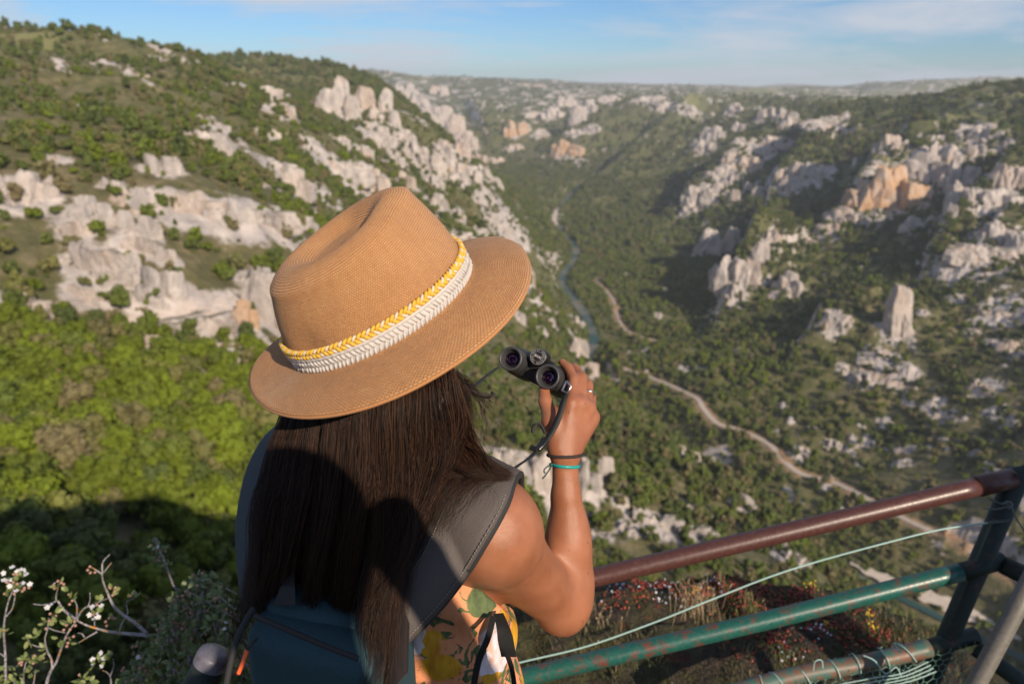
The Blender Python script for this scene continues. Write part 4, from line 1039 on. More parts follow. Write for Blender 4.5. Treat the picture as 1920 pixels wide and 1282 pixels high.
def brim_fn(t, s):
    c, q = math.cos(t), math.sin(t)
    w = .0655+.004*math.cos(t-.2)-.004*math.cos(2*t)
    x = (BA+w*s)*c; y = (BB+(w+.004)*s)*q
    side = q*q
    z = .002 + s*.010*(1-side) - .006*s*s*side*(1 if q < 0 else 2.0) - .012*s*s + .012*s*s*max(0, -c)**2 + .0035*s*math.sin(3*t+.6) - .012*s*s*max(0, c)**2
    if s < .12: z += .004*(1-s/.12)
    if s > .97: z -= .0015
    return (x, y, z)
def crown_fn(t, s):
    c, q = math.cos(t), math.sin(t)
    if s <= .6:                                # side wall
        h = s/.6; tap = 1-.165*h**1.6
        bul = 1+.035*math.sin(PI*min(1, h*1.1))
        pin = .085*math.exp(-((abs(math.atan2(q, c))-.62)/.34)**2)*max(0, h-.25)**1.2*1.25      # the two front pinches
        dentb = .05*math.exp(-((math.atan2(q, c)+2.45)/.22)**2)*math.exp(-((h-.35)/.25)**2)
        x = BA*tap*bul*(1-pin-dentb)*c; y = BB*tap*bul*(1-pin*1.25-dentb)*q
        z = h*(.102+.012*c-.006*q*q)
        return (x, y, z)
    e = (s-.6)/.4; r0 = 1-e
    x1, y1, z1 = crown_fn(t, .6)
    x, y = x1*(r0**.9), y1*(r0**.9)
    lip = .0120*math.sin(PI*min(1, e*1.5)) if e < .667 else 0
    dent = .006*(1-math.exp(-(e/.6)**2))*math.exp(-(max(0, x-.045)/.05)**2)
    return (x, y, (.102+.012*x/(BA*.84)-.006*(y/(BB*.84))**2)*1.0 + lip - dent)
M_HAT = MT('knitted straw', .85)
huv = M_HAT.uv()
def knit(m, uv, nu, nv):
    mp = m.mapv(uv, (nu, nv, 1))
    br = m.n('ShaderNodeTexBrick', {'Vector': mp, 'Scale': 1.0, 'Mortar Size': .16, 'Mortar Smooth': .6, 'Brick Width': 1.0, 'Row Height': .55, 'Color1': (1, 1, 1), 'Color2': (.82, .82, .82), 'Mortar': (0, 0, 0)}, offset=.5)
    return br.outputs['Color']
kn = knit(M_HAT, huv, 225, 42)
yarn = M_HAT.noise(M_HAT.mapv(huv, (90, 120, 1)), 1.0, 5, .75); slub = M_HAT.math('ADD', M_HAT.math('MULTIPLY', M_HAT.noise(M_HAT.mapv(huv, (70, 6, 1)), 1.0, 4, .65), .55), M_HAT.math('MULTIPLY', M_HAT.noise(M_HAT.mapv(huv, (9, 5, 1)), 1.0, 4, .6), .45))
hcol = M_HAT.mix(kn, (.42, .19, .068), M_HAT.ramp(M_HAT.math('ADD', M_HAT.math('MULTIPLY', yarn, .5), M_HAT.math('MULTIPLY', slub, .5)), [(.36, (.50, .218, .063)), (.50, (.73, .355, .116)), (.62, (.85, .46, .18))]))
M_HAT.base(hcol); M_HAT.bump(M_HAT.math('ADD', kn, M_HAT.math('MULTIPLY', yarn, 1.3)), .9, .0022)
M_HAT.b.inputs['Sheen Weight'].default_value = .15
def straw(m, nu, nv):
    uv_ = m.uv(); k_n = knit(m, uv_, nu, nv); rr_ = nv/36
    ya = m.noise(m.mapv(uv_, (90, 120*rr_, 1)), 1.0, 5, .75)
    sl = m.math('ADD', m.math('MULTIPLY', m.noise(m.mapv(uv_, (80, 6*rr_+1, 1)), 1.0, 4, .65), .55), m.math('MULTIPLY', m.noise(m.mapv(uv_, (9, 3, 1)), 1.0, 4, .6), .45))
    c = m.ramp(m.math('ADD', m.math('MULTIPLY', ya, .5), m.math('MULTIPLY', sl, .5)), [(.36, (.48, .215, .066)), (.50, (.73, .355, .116)), (.62, (.86, .465, .185))])
    m.base(m.mix(k_n, (.36, .16, .055), c)); m.bump(m.math('ADD', k_n, m.math('MULTIPLY', ya, 1.3)), .9, .0024); m.b.inputs['Sheen Weight'].default_value = .15
M_BRM = MT('knitted straw brim', .85); straw(M_BRM, 225, 20)
hat_grid('crown', crown_fn, 128, 56, M_HAT.m, hat, .002)
hat_grid('brim', brim_fn, 160, 24, M_BRM.m, hat, .002)
mb = MB(); mb.tube([HM @ Vector(brim_fn(2*PI*i/96, 1.0)) for i in range(97)], .0021, 6, cap=False); mb.build('brim_edge', M_HAT.m, hat)
def band_pt(t, h, out=0.0):
    hh = h/.106; tap = 1-.165*hh**1.6
    bul = 1+.035*math.sin(PI*min(1, hh*1.1))
    return HM @ Vector(((BA*tap*bul+out)*math.cos(t), (BB*tap*bul+out)*math.sin(t), h))
M_WHT = MT('white crochet cotton', .8, (.50, .475, .45)); M_WHT.bump(M_WHT.noise(M_WHT.objc(), 900, 2), .4, .0008)
M_YEL = MT('yellow braid', .75, (.66, .39, .04)); M_YEL.bump(M_YEL.noise(M_YEL.objc(), 700, 2), .4, .0008)
M_YL2 = MT('pale braid yarn', .8, (.62, .52, .40))
mb = MB(); NT = 220                            # white: two edge cords and a row of slanting stitches
for hh in (.0030, .0220): mb.tube([band_pt(2*PI*i/NT, hh, .0035+.0008*math.sin(i*2.2)) for i in range(NT+1)], .0023, 6, cap=False)
for i in range(130):                          # two rows of small slanting stitches
    t = 2*PI*i/130; dt = .022*(1+.25*math.sin(i*5.1))
    mb.tube([band_pt(t, .0036, .0034), band_pt(t+dt, .0080, .0044+.0005*math.sin(i*3.3)), band_pt(t+dt*1.5, .0118, .0036)], [.0013, .0018, .0013], 5)
    mb.tube([band_pt(t+dt*1.5, .0128, .0036), band_pt(t+dt, .0170, .0044+.0005*math.sin(i*4.7)), band_pt(t, .0212, .0034)], [.0013, .0018, .0013], 5)
mb.ribbon([band_pt(2*PI*i/NT, .0125, .0022) for i in range(NT+1)], [hu]*(NT+1), .020, .003)
mb.build('white_band', M_WHT.m, hat)
for k, mm in enumerate((M_YEL.m, M_YEL.m, M_YL2.m)):     # a three-strand plait
    mb = MB(); nb = 660
    mb.tube([band_pt(2*PI*i/nb, 0.0286+.0036*math.sin(2*PI*i/nb*44+k*2.094), .0032+.0016*math.sin(2*(2*PI*i/nb*44+k*2.094))) for i in range(nb+1)], .0020 if k < 2 else .0016, 6, cap=False)
    mb.build('braid_strand', mm, hat)
# ------------------------------------------------------------------ backpack
pack = empty('backpack', tuple(P(590, 1230, .74)), 'teal backpack with orange zip pull and dark grey shoulder straps', 'backpack')
M_PK = MT('teal pack fabric', .8); pp = M_PK.objc()
M_PK.base(M_PK.ramp(M_PK.noise(pp, 900, 2), [(.3, (.010, .040, .055)), (.7, (.022, .068, .085))])); M_PK.bump(M_PK.noise(pp, 700, 2), .35, .0006)
M_STR = MT('grey strap mesh', .75); spx = M_STR.objc()
stv = M_STR.voro(spx, 620, 'Distance', rnd=.25)
M_STR.base(M_STR.mix(M_STR.ramp(stv, [(.2, 0.0), (.6, .7)]), (.056, .046, .042), (.095, .080, .074))); M_STR.bump(stv, .3, .0006)
M_SED = MT('dark edge binding', .8, (.020, .020, .021)); M_SED.bump(M_SED.noise(M_SED.objc(), 800, 2), .3, .0005)
M_BLU = MT('slate strap fabric', .8, (.042, .056, .068)); M_BLU.bump(M_BLU.noise(M_BLU.objc(), 800, 2), .3, .0005)
def slab(name, quad, th, m, parent, rnd=.02, sub=2):     # a padded panel: corners listed round, thickness goes away from us
    c = [Vector(q) for q in quad]; nn = (c[1]-c[0]).cross(c[3]-c[0]).normalized()
    if nn.y < 0: nn = -nn
    bm = bmesh.new(); vs_ = [bm.verts.new(q) for q in c] + [bm.verts.new(q+nn*th) for q in c]
    bm.faces.new(vs_[:4]); bm.faces.new(vs_[4:][::-1])
    for i in range(4): bm.faces.new((vs_[i], vs_[i+4], vs_[(i+1) % 4+4], vs_[(i+1) % 4]))
    bmesh.ops.recalc_face_normals(bm, faces=bm.faces)
    bmesh.ops.bevel(bm, geom=list(bm.edges), offset=rnd, segments=4, profile=.6, affect='EDGES')
    me = bpy.data.meshes.new(name); bm.to_mesh(me); bm.free(); me.materials.append(m)
    me.polygons.foreach_set('use_smooth', [True]*len(me.polygons))
    o = bpy.data.objects.new(name, me); COL.objects.link(o); child_world(o, parent)
    return o
lo_z = .78
def drop(p, z): return Vector((p.x, p.y+.02, z))
a_, b_ = P(478, 1130, .770), P(716, 1210, .765)
slab('pack_body', [a_, b_, drop(b_, lo_z)+Vector((-.005, 0, 0)), drop(a_, lo_z)+Vector((-.05, 0, 0))], .13, M_PK.m, pack, .032)
a2, b2 = P(446, 1186, .748), P(700, 1260, .730)
pk = slab('front_pocket', [a2, b2, drop(b2, lo_z+.03)+Vector((-.005, 0, 0)), drop(a2, lo_z+.03)+Vector((-.03, 0, 0))], .06, M_PK.m, pack, .026)
mb = MB()
mb.tube(smooth_path([P(478, 1154, .750), P(520, 1172, .740), P(600, 1206, .732), P(640, 1222, .730), P(672, 1234, .730)]), .0030, 8)
mb.tube(smooth_path([P(476, 1140, .765), P(450, 1185, .745), P(433, 1240, .735), P(420, 1310, .73)]), .0035, 8)
mb.build('zip_track', M_SED.m, pack)
M_ORG = MT('orange zip cord', .5, (.85, .13, .03))
mb = MB(); mb.tube(smooth_path([P(463, 1219, .722), P(456, 1240, .719), P(447, 1262, .718)]), [.0022]*17, 8); mb.build('zip_pull', M_ORG.m, pack)
mb = MB(); mb.tube(smooth_path([P(482, 1196, .733), P(474, 1204, .727), P(464, 1218, .722)]), .0018, 6); mb.build('zip_slider', M_SED.m, pack)
mb = MB(); mb.ribbon([P(548, 1072, .800), P(540, 1100, .782), P(534, 1135, .772)], camvec(1, .1, 0), [.006, .016, .026], .003); mb.build('load_tab', M_SED.m, pack, smooth=False)
# right shoulder strap: over the shoulder and down to the pack
ROWS = [((918,925,.985),(968,965,.985)), ((880,905,.930),(956,940,.940)), ((852,903,.885),(946,935,.893)), ((838,932,.858),(934,968,.866)), ((815,976,.838),(908,1016,.846)), ((790,1028,.822),(876,1070,.830)),
        ((756,1080,.808),(832,1128,.816)), ((716,1132,.796),(782,1182,.804)), ((690,1170,.790),(748,1215,.798))]
EL_ = smooth_path([P(*q[0]) for q in ROWS], 5); ER_ = smooth_path([P(*q[1]) for q in ROWS], 5)
V, F = [], []; NC_ = 9
for i, (p, q) in enumerate(zip(EL_, ER_)):
    t = (EL_[min(i+1, len(EL_)-1)]-EL_[max(i-1, 0)]).normalized(); nn = (q-p).cross(t).normalized()
    if nn.dot(CZ) < 0 and i > 8: nn = -nn
    for k in range(NC_):
        s = k/(NC_-1); V.append(p.lerp(q, s)+nn*(.006*math.sin(PI*s)))
for i in range(len(EL_)-1):
    for k in range(NC_-1): F.append((i*NC_+k, i*NC_+k+1, (i+1)*NC_+k+1, (i+1)*NC_+k))
Vp = push_out(np.array([list(v) for v in V]), .011)
EL_ = [Vector(Vp[i*NC_]) for i in range(len(EL_))]; ER_ = [Vector(Vp[i*NC_+NC_-1]) for i in range(len(ER_))]
st = obj_np('shoulder_strap', Vp, np.array(F), M_STR.m, True, pack)
so = st.modifiers.new('thickness', 'SOLIDIFY'); so.thickness = .010; so.offset = 0
st['label'] = 'grey right shoulder strap lying under strands of hair'
for E_ in (EL_, ER_):
    mb = MB(); mb.tube(E_, .0052, 8); o = mb.build('edge_binding', M_SED.m); o.parent = st
M_STI = MT('strap stitching', .7, (.21, .19, .17))
mb = MB()
for i in range(2, len(EL_)-1):
    for s in (.075, .925):
        a0, a1 = EL_[i].lerp(ER_[i], s), EL_[i+1].lerp(ER_[i+1], s)
        for u in (.0, .5): mb.tube([a0.lerp(a1, u)+CZ*.0085, a0.lerp(a1, u+.32)+CZ*.0085], .0007, 4)
o = mb.build('stitching', M_STI.m); o.parent = st; o['kind'] = 'stuff'
LS = smooth_path([P(548, 800, .96), P(524, 832, .925), P(500, 900, .895), P(488, 975, .875), P(490, 1050, .858), P(503, 1140, .840)], 6)
mb = MB(); mb.ribbon(LS, camvec(.9, .1, .35).normalized(), [.05+.02*min(1, i/10) for i in range(len(LS))], .014); ls_ = mb.build('shoulder_strap', M_BLU.m, pack, bevel=.004)
ls_['label'] = 'slate blue left shoulder strap at the far side of the hair'

# ------------------------------------------------------------------ binoculars
BC = P(991, 688.5, 1.075)
ba = camvec(.30, -.16, -1).normalized()
be = camvec(.90, -.435, .0); be = (be-ba*be.dot(ba)).normalized(); bz = -ba; bu = bz.cross(be)
BM = Matrix(((be.x, bu.x, bz.x, BC.x), (be.y, bu.y, bz.y, BC.y), (be.z, bu.z, bz.z, BC.z), (0, 0, 0, 1)))
bino = empty('binoculars', tuple(BC), 'black binoculars marked eight by forty two held up in the raised hand', 'binoculars')
M_RUB = MT('black rubber armour', .52, (.022, .021, .022)); M_RUB.bump(M_RUB.noise(M_RUB.pos(), 1500, 2), .2, .0004)
M_GLS = MT('satin black plastic', .28, (.016, .016, .017))
M_EYC = MT('eyecup rubber', .42, (.045, .045, .047))
M_LNS = MT('coated lens', .03, (.006, .005, .010)); M_LNS.b.inputs['Coat Weight'].default_value = 1.0; M_LNS.b.inputs['Coat Tint'].default_value = (.75, .35, .9, 1)
M_LNS.b.inputs['Specular IOR Level'].default_value = .9
M_SIL = MT('silver print', .4, (.50, .49, .49)); M_MET = MT('brushed steel', .3, (.55, .55, .56)); M_MET.b.inputs['Metallic'].default_value = 1.0
IPD = .0335
for s in (-1, 1):
    X = BM @ Matrix.Translation((s*IPD, 0, 0))
    mb = MB(); mb.lathe([(.0001, -.135), (.0215, -.135), (.0245, -.132), (.0255, -.12), (.0250, -.085), (.0235, -.06), (.0228, -.040), (.0215, -.034), (.0212, -.027), (.0195, -.026), (.0195, -.02), (.0150, -.02)], 40, X)
    br_ = mb.build('barrel', M_RUB.m, bino)
    mb = MB(); mb.lathe([(.0112, -.016), (.0118, -.0085), (.0150, -.0045), (.0155, -.0010), (.0172, .0004), (.0188, -.0004), (.0196, -.0028), (.0198, -.012), (.0188, -.0145), (.0190, -.0165), (.0198, -.0185), (.0198, -.026), (.0190, -.030)], 48, X)
    mb.build('eyecup', M_EYC.m, bino)
    mb = MB(); mb.lathe([(.0116, -.0090), (.0110, -.0078), (.0103, -.0086), (.0100, -.0120)], 40, X); mb.build('lens_ring', M_GLS.m, bino)
    mb = MB(); mb.lathe([(.0001, -.0105), (.004, -.0107), (.008, -.0116), (.0101, -.0130)], 40, X); mb.build('eyepiece_lens', M_LNS.m, bino)
    mb = MB(); mb.lathe([(.0205, -.1335), (.012, -.131), (.0001, -.130)][::-1], 32, X); mb.build('objective_lens', M_LNS.m, bino)
# bridge between the barrels
def hullpart(name, pts, m, bev):
    bm = bmesh.new()
    for p in pts: bm.verts.new(BM @ Vector(p))
    bmesh.ops.convex_hull(bm, input=bm.verts); bmesh.ops.recalc_face_normals(bm, faces=bm.faces)
    me = bpy.data.meshes.new(name); bm.to_mesh(me); bm.free(); me.materials.append(m)
    o = bpy.data.objects.new(name, me); COL.objects.link(o); child_world(o, bino)
    b = o.modifiers.new('bevel', 'BEVEL'); b.width = bev; b.segments = 3; b.limit_method = 'ANGLE'; b.angle_limit = .35
    me.polygons.foreach_set('use_smooth', [True]*len(me.polygons)); return o
hullpart('bridge', [(sx*w, y, z) for sx in (-1, 1) for (w, y, z) in ((.036, .017, -.036), (.036, -.020, -.036), (.030, .018, -.105), (.030, -.020, -.105))], M_RUB.m, .007)
hullpart('hinge', [(sx*.012, y, z) for sx in (-1, 1) for y in (-.004, .026) for z in (-.034, -.10)], M_RUB.m, .006)
WX = BM @ Matrix.Translation((0.001, .0215, -.018))
mb = MB(); mb.lathe([(.0001, -.03), (.0138, -.03)] + [(.0138+(.0006 if k % 2 else 0), -.029+.0012*k) for k in range(20)] + [(.0140, -.003), (.0136, -.0006), (.0128, 0), (.0001, 0)], 48, WX)
fw_ = mb.build('focus_wheel', M_GLS.m, bino)
mb = MB(); mb.lathe([(.0122, .0), (.0122, .0003), (.0125, .0003), (.0125, 0)], 56, WX); mb.lathe([(.0078, .0), (.0078, .0003), (.0080, .0003), (.0080, 0)], 56, WX)
ring_o = mb.build('wheel_ring', M_SIL.m, None); ring_o.parent = fw_
def text_mesh(s, size):
    c = bpy.data.curves.new('t', 'FONT'); c.body = s; c.size = size; c.align_x = 'CENTER'; c.align_y = 'CENTER'; c.extrude = .00015; c.offset = 0
    o = bpy.data.objects.new('t', c); COL.objects.link(o)
    me = bpy.data.meshes.new_from_object(o.evaluated_get(bpy.context.evaluated_depsgraph_get())); bpy.data.objects.remove(o); return me
def print_on(name, parts, parent):
    V, F = [], []
    for s, size, M_ in parts:
        me = text_mesh(s, size); b = len(V)
        V += [list(M_ @ v.co) for v in me.vertices]; F += [[i+b for i in p.vertices] for p in me.polygons]
    me = bpy.data.meshes.new(name); me.from_pydata(V, [], F); me.materials.append(M_SIL.m)
    o = bpy.data.objects.new(name, me); COL.objects.link(o); o.parent = parent; o.location = (0, 0, 0); return o
parts = [('8X42', .0058, WX @ Matrix.Rotation(math.radians(-3), 4, 'Z') @ Matrix.Translation((0, 0, .0003)))]
for k, ch in enumerate('WATER PROOF'):
    if ch == ' ': continue
    for a0 in (0, PI):
        a = a0 + PI/2 + math.radians(78) - k*math.radians(15.6)
        parts.append((ch, .0025, WX @ Matrix.Translation((.0099*math.cos(a), .0099*math.sin(a), .0003)) @ Matrix.Rotation(a-PI/2, 4, 'Z')))
print_on('lettering', parts, fw_)
fw_.location = -Vector(bino.location)
# neck strap
M_WEB = MT('ribbed webbing', .7); we = M_WEB.uv()
M_WEB.base((.035, .034, .036))
RIBS = MB()
def webbing(mb, pts, w, wd=None, th=.0016):
    pts = smooth_path(pts, 10); L_ = [0]
    out = []
    for p, q in zip(pts[:-1], pts[1:]): L_.append(L_[-1]+(q-p).length)
    tot = L_[-1]; n_ = int(tot/.00105); j = 0; res = []
    for k in range(n_+1):
        d = tot*k/n_
        while j < len(L_)-2 and L_[j+1] < d: j += 1
        t = (d-L_[j])/max(1e-9, L_[j+1]-L_[j]); res.append(pts[j].lerp(pts[j+1], t))
    rv = wd or camvec(.8, .35, .25)
    mb.ribbon(res, rv, [w*(1 if k % 2 else .97) for k in range(len(res))], th)
    for k in range(0, len(res)-1, 2):          # cross ribs
        t = (res[k+1]-res[k]).normalized(); a = (rv-t*rv.dot(t)).normalized()
        RIBS.tube([res[k]-a*w*.47, res[k]+a*w*.47], .00072, 5)
STRAPW = .0095
mb = MB(); webbing(mb, [P(1064, 729, 1.055), P(1058, 748, 1.032), P(1050, 775, 1.022), P(1040, 800, 1.02), P(1022, 830, 1.015)], STRAPW)
webbing(mb, [P(1012, 840, 1.012), P(994, 857, 1.0), P(972, 872, .975), P(952, 886, .95), P(930, 889, .92), P(905, 884, .885)], STRAPW)
webbing(mb, [P(933, 689, 1.065), P(920, 699, 1.04), P(905, 710, 1.02), P(888, 726, .99), P(872, 742, .955), P(850, 764, .91)], STRAPW)
M_RIB = MT('strap webbing', .7, (.016, .016, .017)); M_RB2 = MT('webbing ribs', .6, (.13, .12, .12))
mb.build('neck_strap', M_RIB.m, bino)
mb = MB(); webbing(mb, [P(878, 731, .985), P(896, 739, .985), P(912, 742, .985), P(922, 741, .985), P(926, 735, .985)], STRAPW*.9); mb.build('strap_tail', M_RIB.m, bino)
mb = MB(); webbing(mb, [P(1022, 812, 1.012), P(1014, 797, 1.008), P(1006, 794, 1.005), P(1000, 800, 1.005), P(998, 811, 1.005)], STRAPW*.45); mb.build('strap_tail', M_RIB.m, bino)
RIBS.build('strap_ribs', M_RB2.m, bino)['kind'] = 'stuff'
mb = MB(); mb.ribbon([P(1024, 822, 1.012), P(1016, 834, 1.009), P(1008, 843, 1.006)], camvec(.8, .5, .2), .0125, .005); mb.ribbon([P(1003, 836, 1.006), P(999, 845, 1.004)], camvec(.8, .5, .2), .014, .004)
mb.build('strap_slider', M_GLS.m, bino, bevel=.001, smooth=False)
mb = MB(); mb.ribbon([P(880, 722, .98), P(872, 738, .965), P(866, 750, .955)], camvec(.8, .4, .2), .013, .005); mb.build('strap_slider', M_GLS.m, bino, bevel=.001, smooth=False)
mb = MB(); q_ = [P(1062, 714, 1.046), P(1071, 725, 1.042), P(1064, 737, 1.040), P(1054, 732, 1.044), P(1062, 714, 1.046)]
mb.tube(q_, .0018, 6); mb.build('strap_loop', M_MET.m, bino)

# ------------------------------------------------------------------ on the wrist and finger
def skin_loop(c, ax, x_, y_, n=48, gap=.0012, slab=.004, rmax=.05):
    q = bv-np.array(c); h = q @ np.array(ax); u = q @ np.array(x_); w = q @ np.array(y_); r = np.hypot(u, w)
    m = (np.abs(h) < slab) & (r < rmax); th = np.arctan2(w[m], u[m]); r = r[m]
    out = []
    for t in np.linspace(0, 2*PI, n+1):
        dt = np.abs((th-t+PI) % (2*PI)-PI); k = dt < .30
        out.append((r[k].mean() if k.any() else .01)+gap)
    return out
def wrist_ring(py, tilt, r, m, name, lab, cat, flat=False):
    c = P(1060.5, py, 1.048); ax = (P(1060, py-20, 1.048)-c).normalized(); x_ = camvec(1, 0, 0); x_ = (x_-ax*x_.dot(ax)).normalized(); y_ = ax.cross(x_)
    rr = skin_loop(c, ax, x_, y_); ts = np.linspace(0, 2*PI, 49)
    pts = [c + (x_*math.cos(t) + y_*math.sin(t))*q + ax*(tilt*math.cos(t)) for t, q in zip(ts, rr)]
    mb = MB()
    if flat: mb.ribbon(pts, ax, r*2, .0014)
    else: mb.tube(pts, [r*(1+.06*math.sin(i*1.9)) for i in range(49)], 8, cap=False)
    o = mb.build(name, m); tag(o, lab, cat); return o
M_HT = MT('hair tie elastic', .8, (.028, .018, .018)); M_TEAL = MT('teal satin ribbon', .35, (.01, .29, .28))
wrist_ring(852, -.0006, .0026, M_HT.m, 'hair_tie', 'dark brown elastic hair tie round the wrist, nearer the hand', 'hair tie')
wb = wrist_ring(871, -.0022, .0022, M_TEAL.m, 'ribbon_bracelet', 'thin teal ribbon bracelet tied round the wrist below the hair tie', 'bracelet', True)
mb = MB(); kb = P(1034, 871, 1.04)
mb.tube(smooth_path([kb, P(1027, 874, 1.035), P(1021, 879, 1.032), P(1020, 885, 1.032), P(1023, 886, 1.032)], 5), .0011, 5)
mb.tube(smooth_path([kb, P(1030, 880, 1.034), P(1023, 890, 1.032), P(1017, 897, 1.032)], 5), .0012, 5)
mb.tube([kb+camvec(-.003, 0, 0), kb+camvec(.002, .001, .001)], .0028, 6)
ke = mb.build('knot_ends', MT('ribbon ends', .5, (.008, .06, .06)).m); ke.parent = wb
rgm = MB(); rp_ = MCP[2].lerp(PIPJ[2], .60); rax = (PIPJ[2]-MCP[2]).normalized(); rx_ = camvec(1, 0, 0); rx_ = (rx_-rax*rx_.dot(rax)).normalized(); ry_ = rax.cross(rx_)
rgm.ribbon([rp_ + (rx_*math.cos(t) + ry_*math.sin(t))*q for t, q in zip(np.linspace(0, 2*PI, 29), [.0098]*29)], rax, .0028, .001)
tag(rgm.build('ring', M_MET.m), 'slim silver ring on a finger of the raised hand', 'ring')

# ------------------------------------------------------------------ viewpoint railing
RL = 1.8
rail = empty('railing', tuple(P(1905, 905, 1.80)), 'pipe railing with brown top rail, worn green lower rails and a dark corner post', 'railing')
def pipe_mat(name, c1, c2, rust, lo, hi, rough=.35):
    m = MT(name, rough); q = m.pos()
    n1 = m.noise(q, 26, 6, .7); n2 = m.noise(q, 110, 4, .7)
    m.base(m.mix(m.ramp(m.math('ADD', m.math('MULTIPLY', n1, .65), m.math('MULTIPLY', n2, .35)), [(lo, 0.0), (hi, 1.0)]), m.ramp(n2, [(.3, c1), (.7, c2)]), rust))
    m.rough(m.math('ADD', m.math('MULTIPLY', n2, .3), rough-.12)); m.bump(n2, .25, .0012); return m.m
PANEL_AT = True
M_BRN = pipe_mat('brown rail paint', (.060, .022, .018), (.085, .034, .028), (.115, .050, .038), .55, .70, .34)
M_GRN = pipe_mat('worn green paint', (.008, .070, .055), (.018, .105, .085), (.115, .045, .032), .52, .58, .32)
M_RST = pipe_mat('rusted green paint', (.03, .11, .09), (.06, .15, .12), (.17, .075, .045), .44, .56, .45)
M_DKG = pipe_mat('green paint darkened for shade', (.004, .013, .011), (.007, .023, .019), (.055, .026, .018), .54, .62, .62)  # shade on the post and rail ends is put into this dark green
M_GRY = pipe_mat('weathered steel', (.10, .09, .075), (.155, .145, .125), (.09, .05, .035), .60, .72, .5)
pr_ = .0246
tp = [P(700, 1185, 1.80), P(1107, 1084, 1.80), P(1510, 989, 1.80), P(1836, 911, 1.80)]
mb = MB(); mb.tube(smooth_path(tp, 6), pr_, 20); mb.build('top_rail', M_BRN, rail)
mb = MB(); mb.tube([P(1833, 911.7, 1.80), P(1899, 896, 1.80)], pr_*1.10, 20); mb.build('rail_sleeve', M_BRN, rail)
mb = MB(); mb.tube([P(1895, 897, 1.80), P(1990, 872, 1.80)], pr_*1.02, 20); mb.build('top_rail', M_DKG, rail)  # shaded end of the brown rail, its shade put into the paint
mb = MB(); mb.tube(smooth_path([P(740, 1332, 1.89), P(1060, 1250, 1.89), P(1430, 1164, 1.89), P(1800, 1072, 1.89)], 6), pr_, 20); mb.build('middle_rail', M_GRN, rail)
mb = MB(); mb.tube([P(1798, 1072.5, 1.89), P(1880, 1050, 1.89)], pr_*.96, 20); mb.build('middle_rail', M_DKG, rail)  # shaded end of the green rail, darkened by its paint
l3 = [P(1300, 1320, 1.98), P(1490, 1266, 1.98), P(1620, 1243, 1.98), P(1742, 1214, 1.98)]
mb = MB(); mb.tube(smooth_path(l3, 6), pr_*.98, 20); mb.build('lower_rail', M_RST, rail)
mb = MB(); mb.tube([P(1740, 1214.5, 1.98), P(1830, 1190, 1.98)], pr_*.95, 20); mb.build('lower_rail', M_DKG, rail)  # shaded end of the lower rail, shade carried by darker paint
pt = P(1908, 896, 1.80)
mb = MB(); mb.tube([pt+ZV*.02, Vector((pt.x-.14, pt.y+.0, -.35))], .0275, 24); post = mb.build('post', M_DKG, rail)  # post colour darkened to carry its shade
mb = MB(); mb.tube([P(1960, 1035, 1.72), P(1900, 1150, 1.72), P(1820, 1300, 1.72), P(1790, 1360, 1.72)], .0215, 18); mb.build('brace', M_GRY, rail)
mb = MB(); mb.tube([P(1880, 1058, 1.88), P(2010, 1120, 1.80)], pr_, 18); mb.tube([P(1830, 1215, 1.95), P(1960, 1310, 1.85)], pr_*.95, 18); mb.build('side_rail', M_DKG, rail)
# an added shade panel on a stand, unseen beyond the right edge of the frame; its shade falls on the corner post
px_ = ZV.cross(SUNV).normalized(); pc = Vector((1.26, 1.52, .52))+SUNV*1.35+px_*.085
mb = MB(); Mx = Matrix((px_, SUNV.cross(px_), SUNV)).transposed()
mb.box(pc, .24, .78, .012, Mx); mb.build('shade_panel', M_GRY, rail, smooth=False)
mb = MB(); mb.tube([pc-Vector((0, 0, .3)), Vector((pc.x, pc.y, -.1))], .03, 16); mb.build('shade_panel_stand', M_DKG, rail)
M_WIR = MT('pale plastic coated wire', .5, (.33, .50, .46)); M_WR2 = MT('green chicken wire', .5, (.16, .30, .24)); M_TWI = MT('twisted wire', .5, (.10, .12, .12))
mb = MB(); mb.tube(smooth_path([P(870, 1268, 1.86), P(980, 1240, 1.86), P(1100, 1211, 1.86), P(1230, 1165, 1.86), P(1330, 1125, 1.86), P(1440, 1082, 1.86), P(1530, 1053, 1.86), P(1651, 1020, 1.85), P(1760, 993, 1.85), P(1857, 979, 1.84)], 8), .0022, 8)
mb.build('tension_wire', M_WIR.m, rail)
mb = MB(); c0, c1_ = P(1852, 980, 1.838), P(1898, 974, 1.80)
mb.tube([c0.lerp(c1_, i/30)+camvec(0, .0035*math.sin(i*1.3), .0035*math.cos(i*1.3)) for i in range(31)], .0018, 6)
mb.tube([c0.lerp(c1_, i/30)-camvec(0, .0035*math.sin(i*1.3), .0035*math.cos(i*1.3)) for i in range(26)], .0018, 6)
mb.tube(smooth_path([P(1855, 935, 1.80), P(1875, 943, 1.78), P(1893, 947, 1.765), P(1908, 975, 1.765), P(1924, 1000, 1.765)]), .0022, 6)
mb.tube(smooth_path([P(1842, 953, 1.80), P(1870, 954, 1.78), P(1892, 948, 1.765)]), .002, 6)
mb.tube(smooth_path([P(1878, 945, 1.765), P(1890, 940, 1.76), P(1898, 946, 1.76), P(1890, 953, 1.76)]), .0024, 6)
mb.build('wire_tie', M_TWI.m, rail)
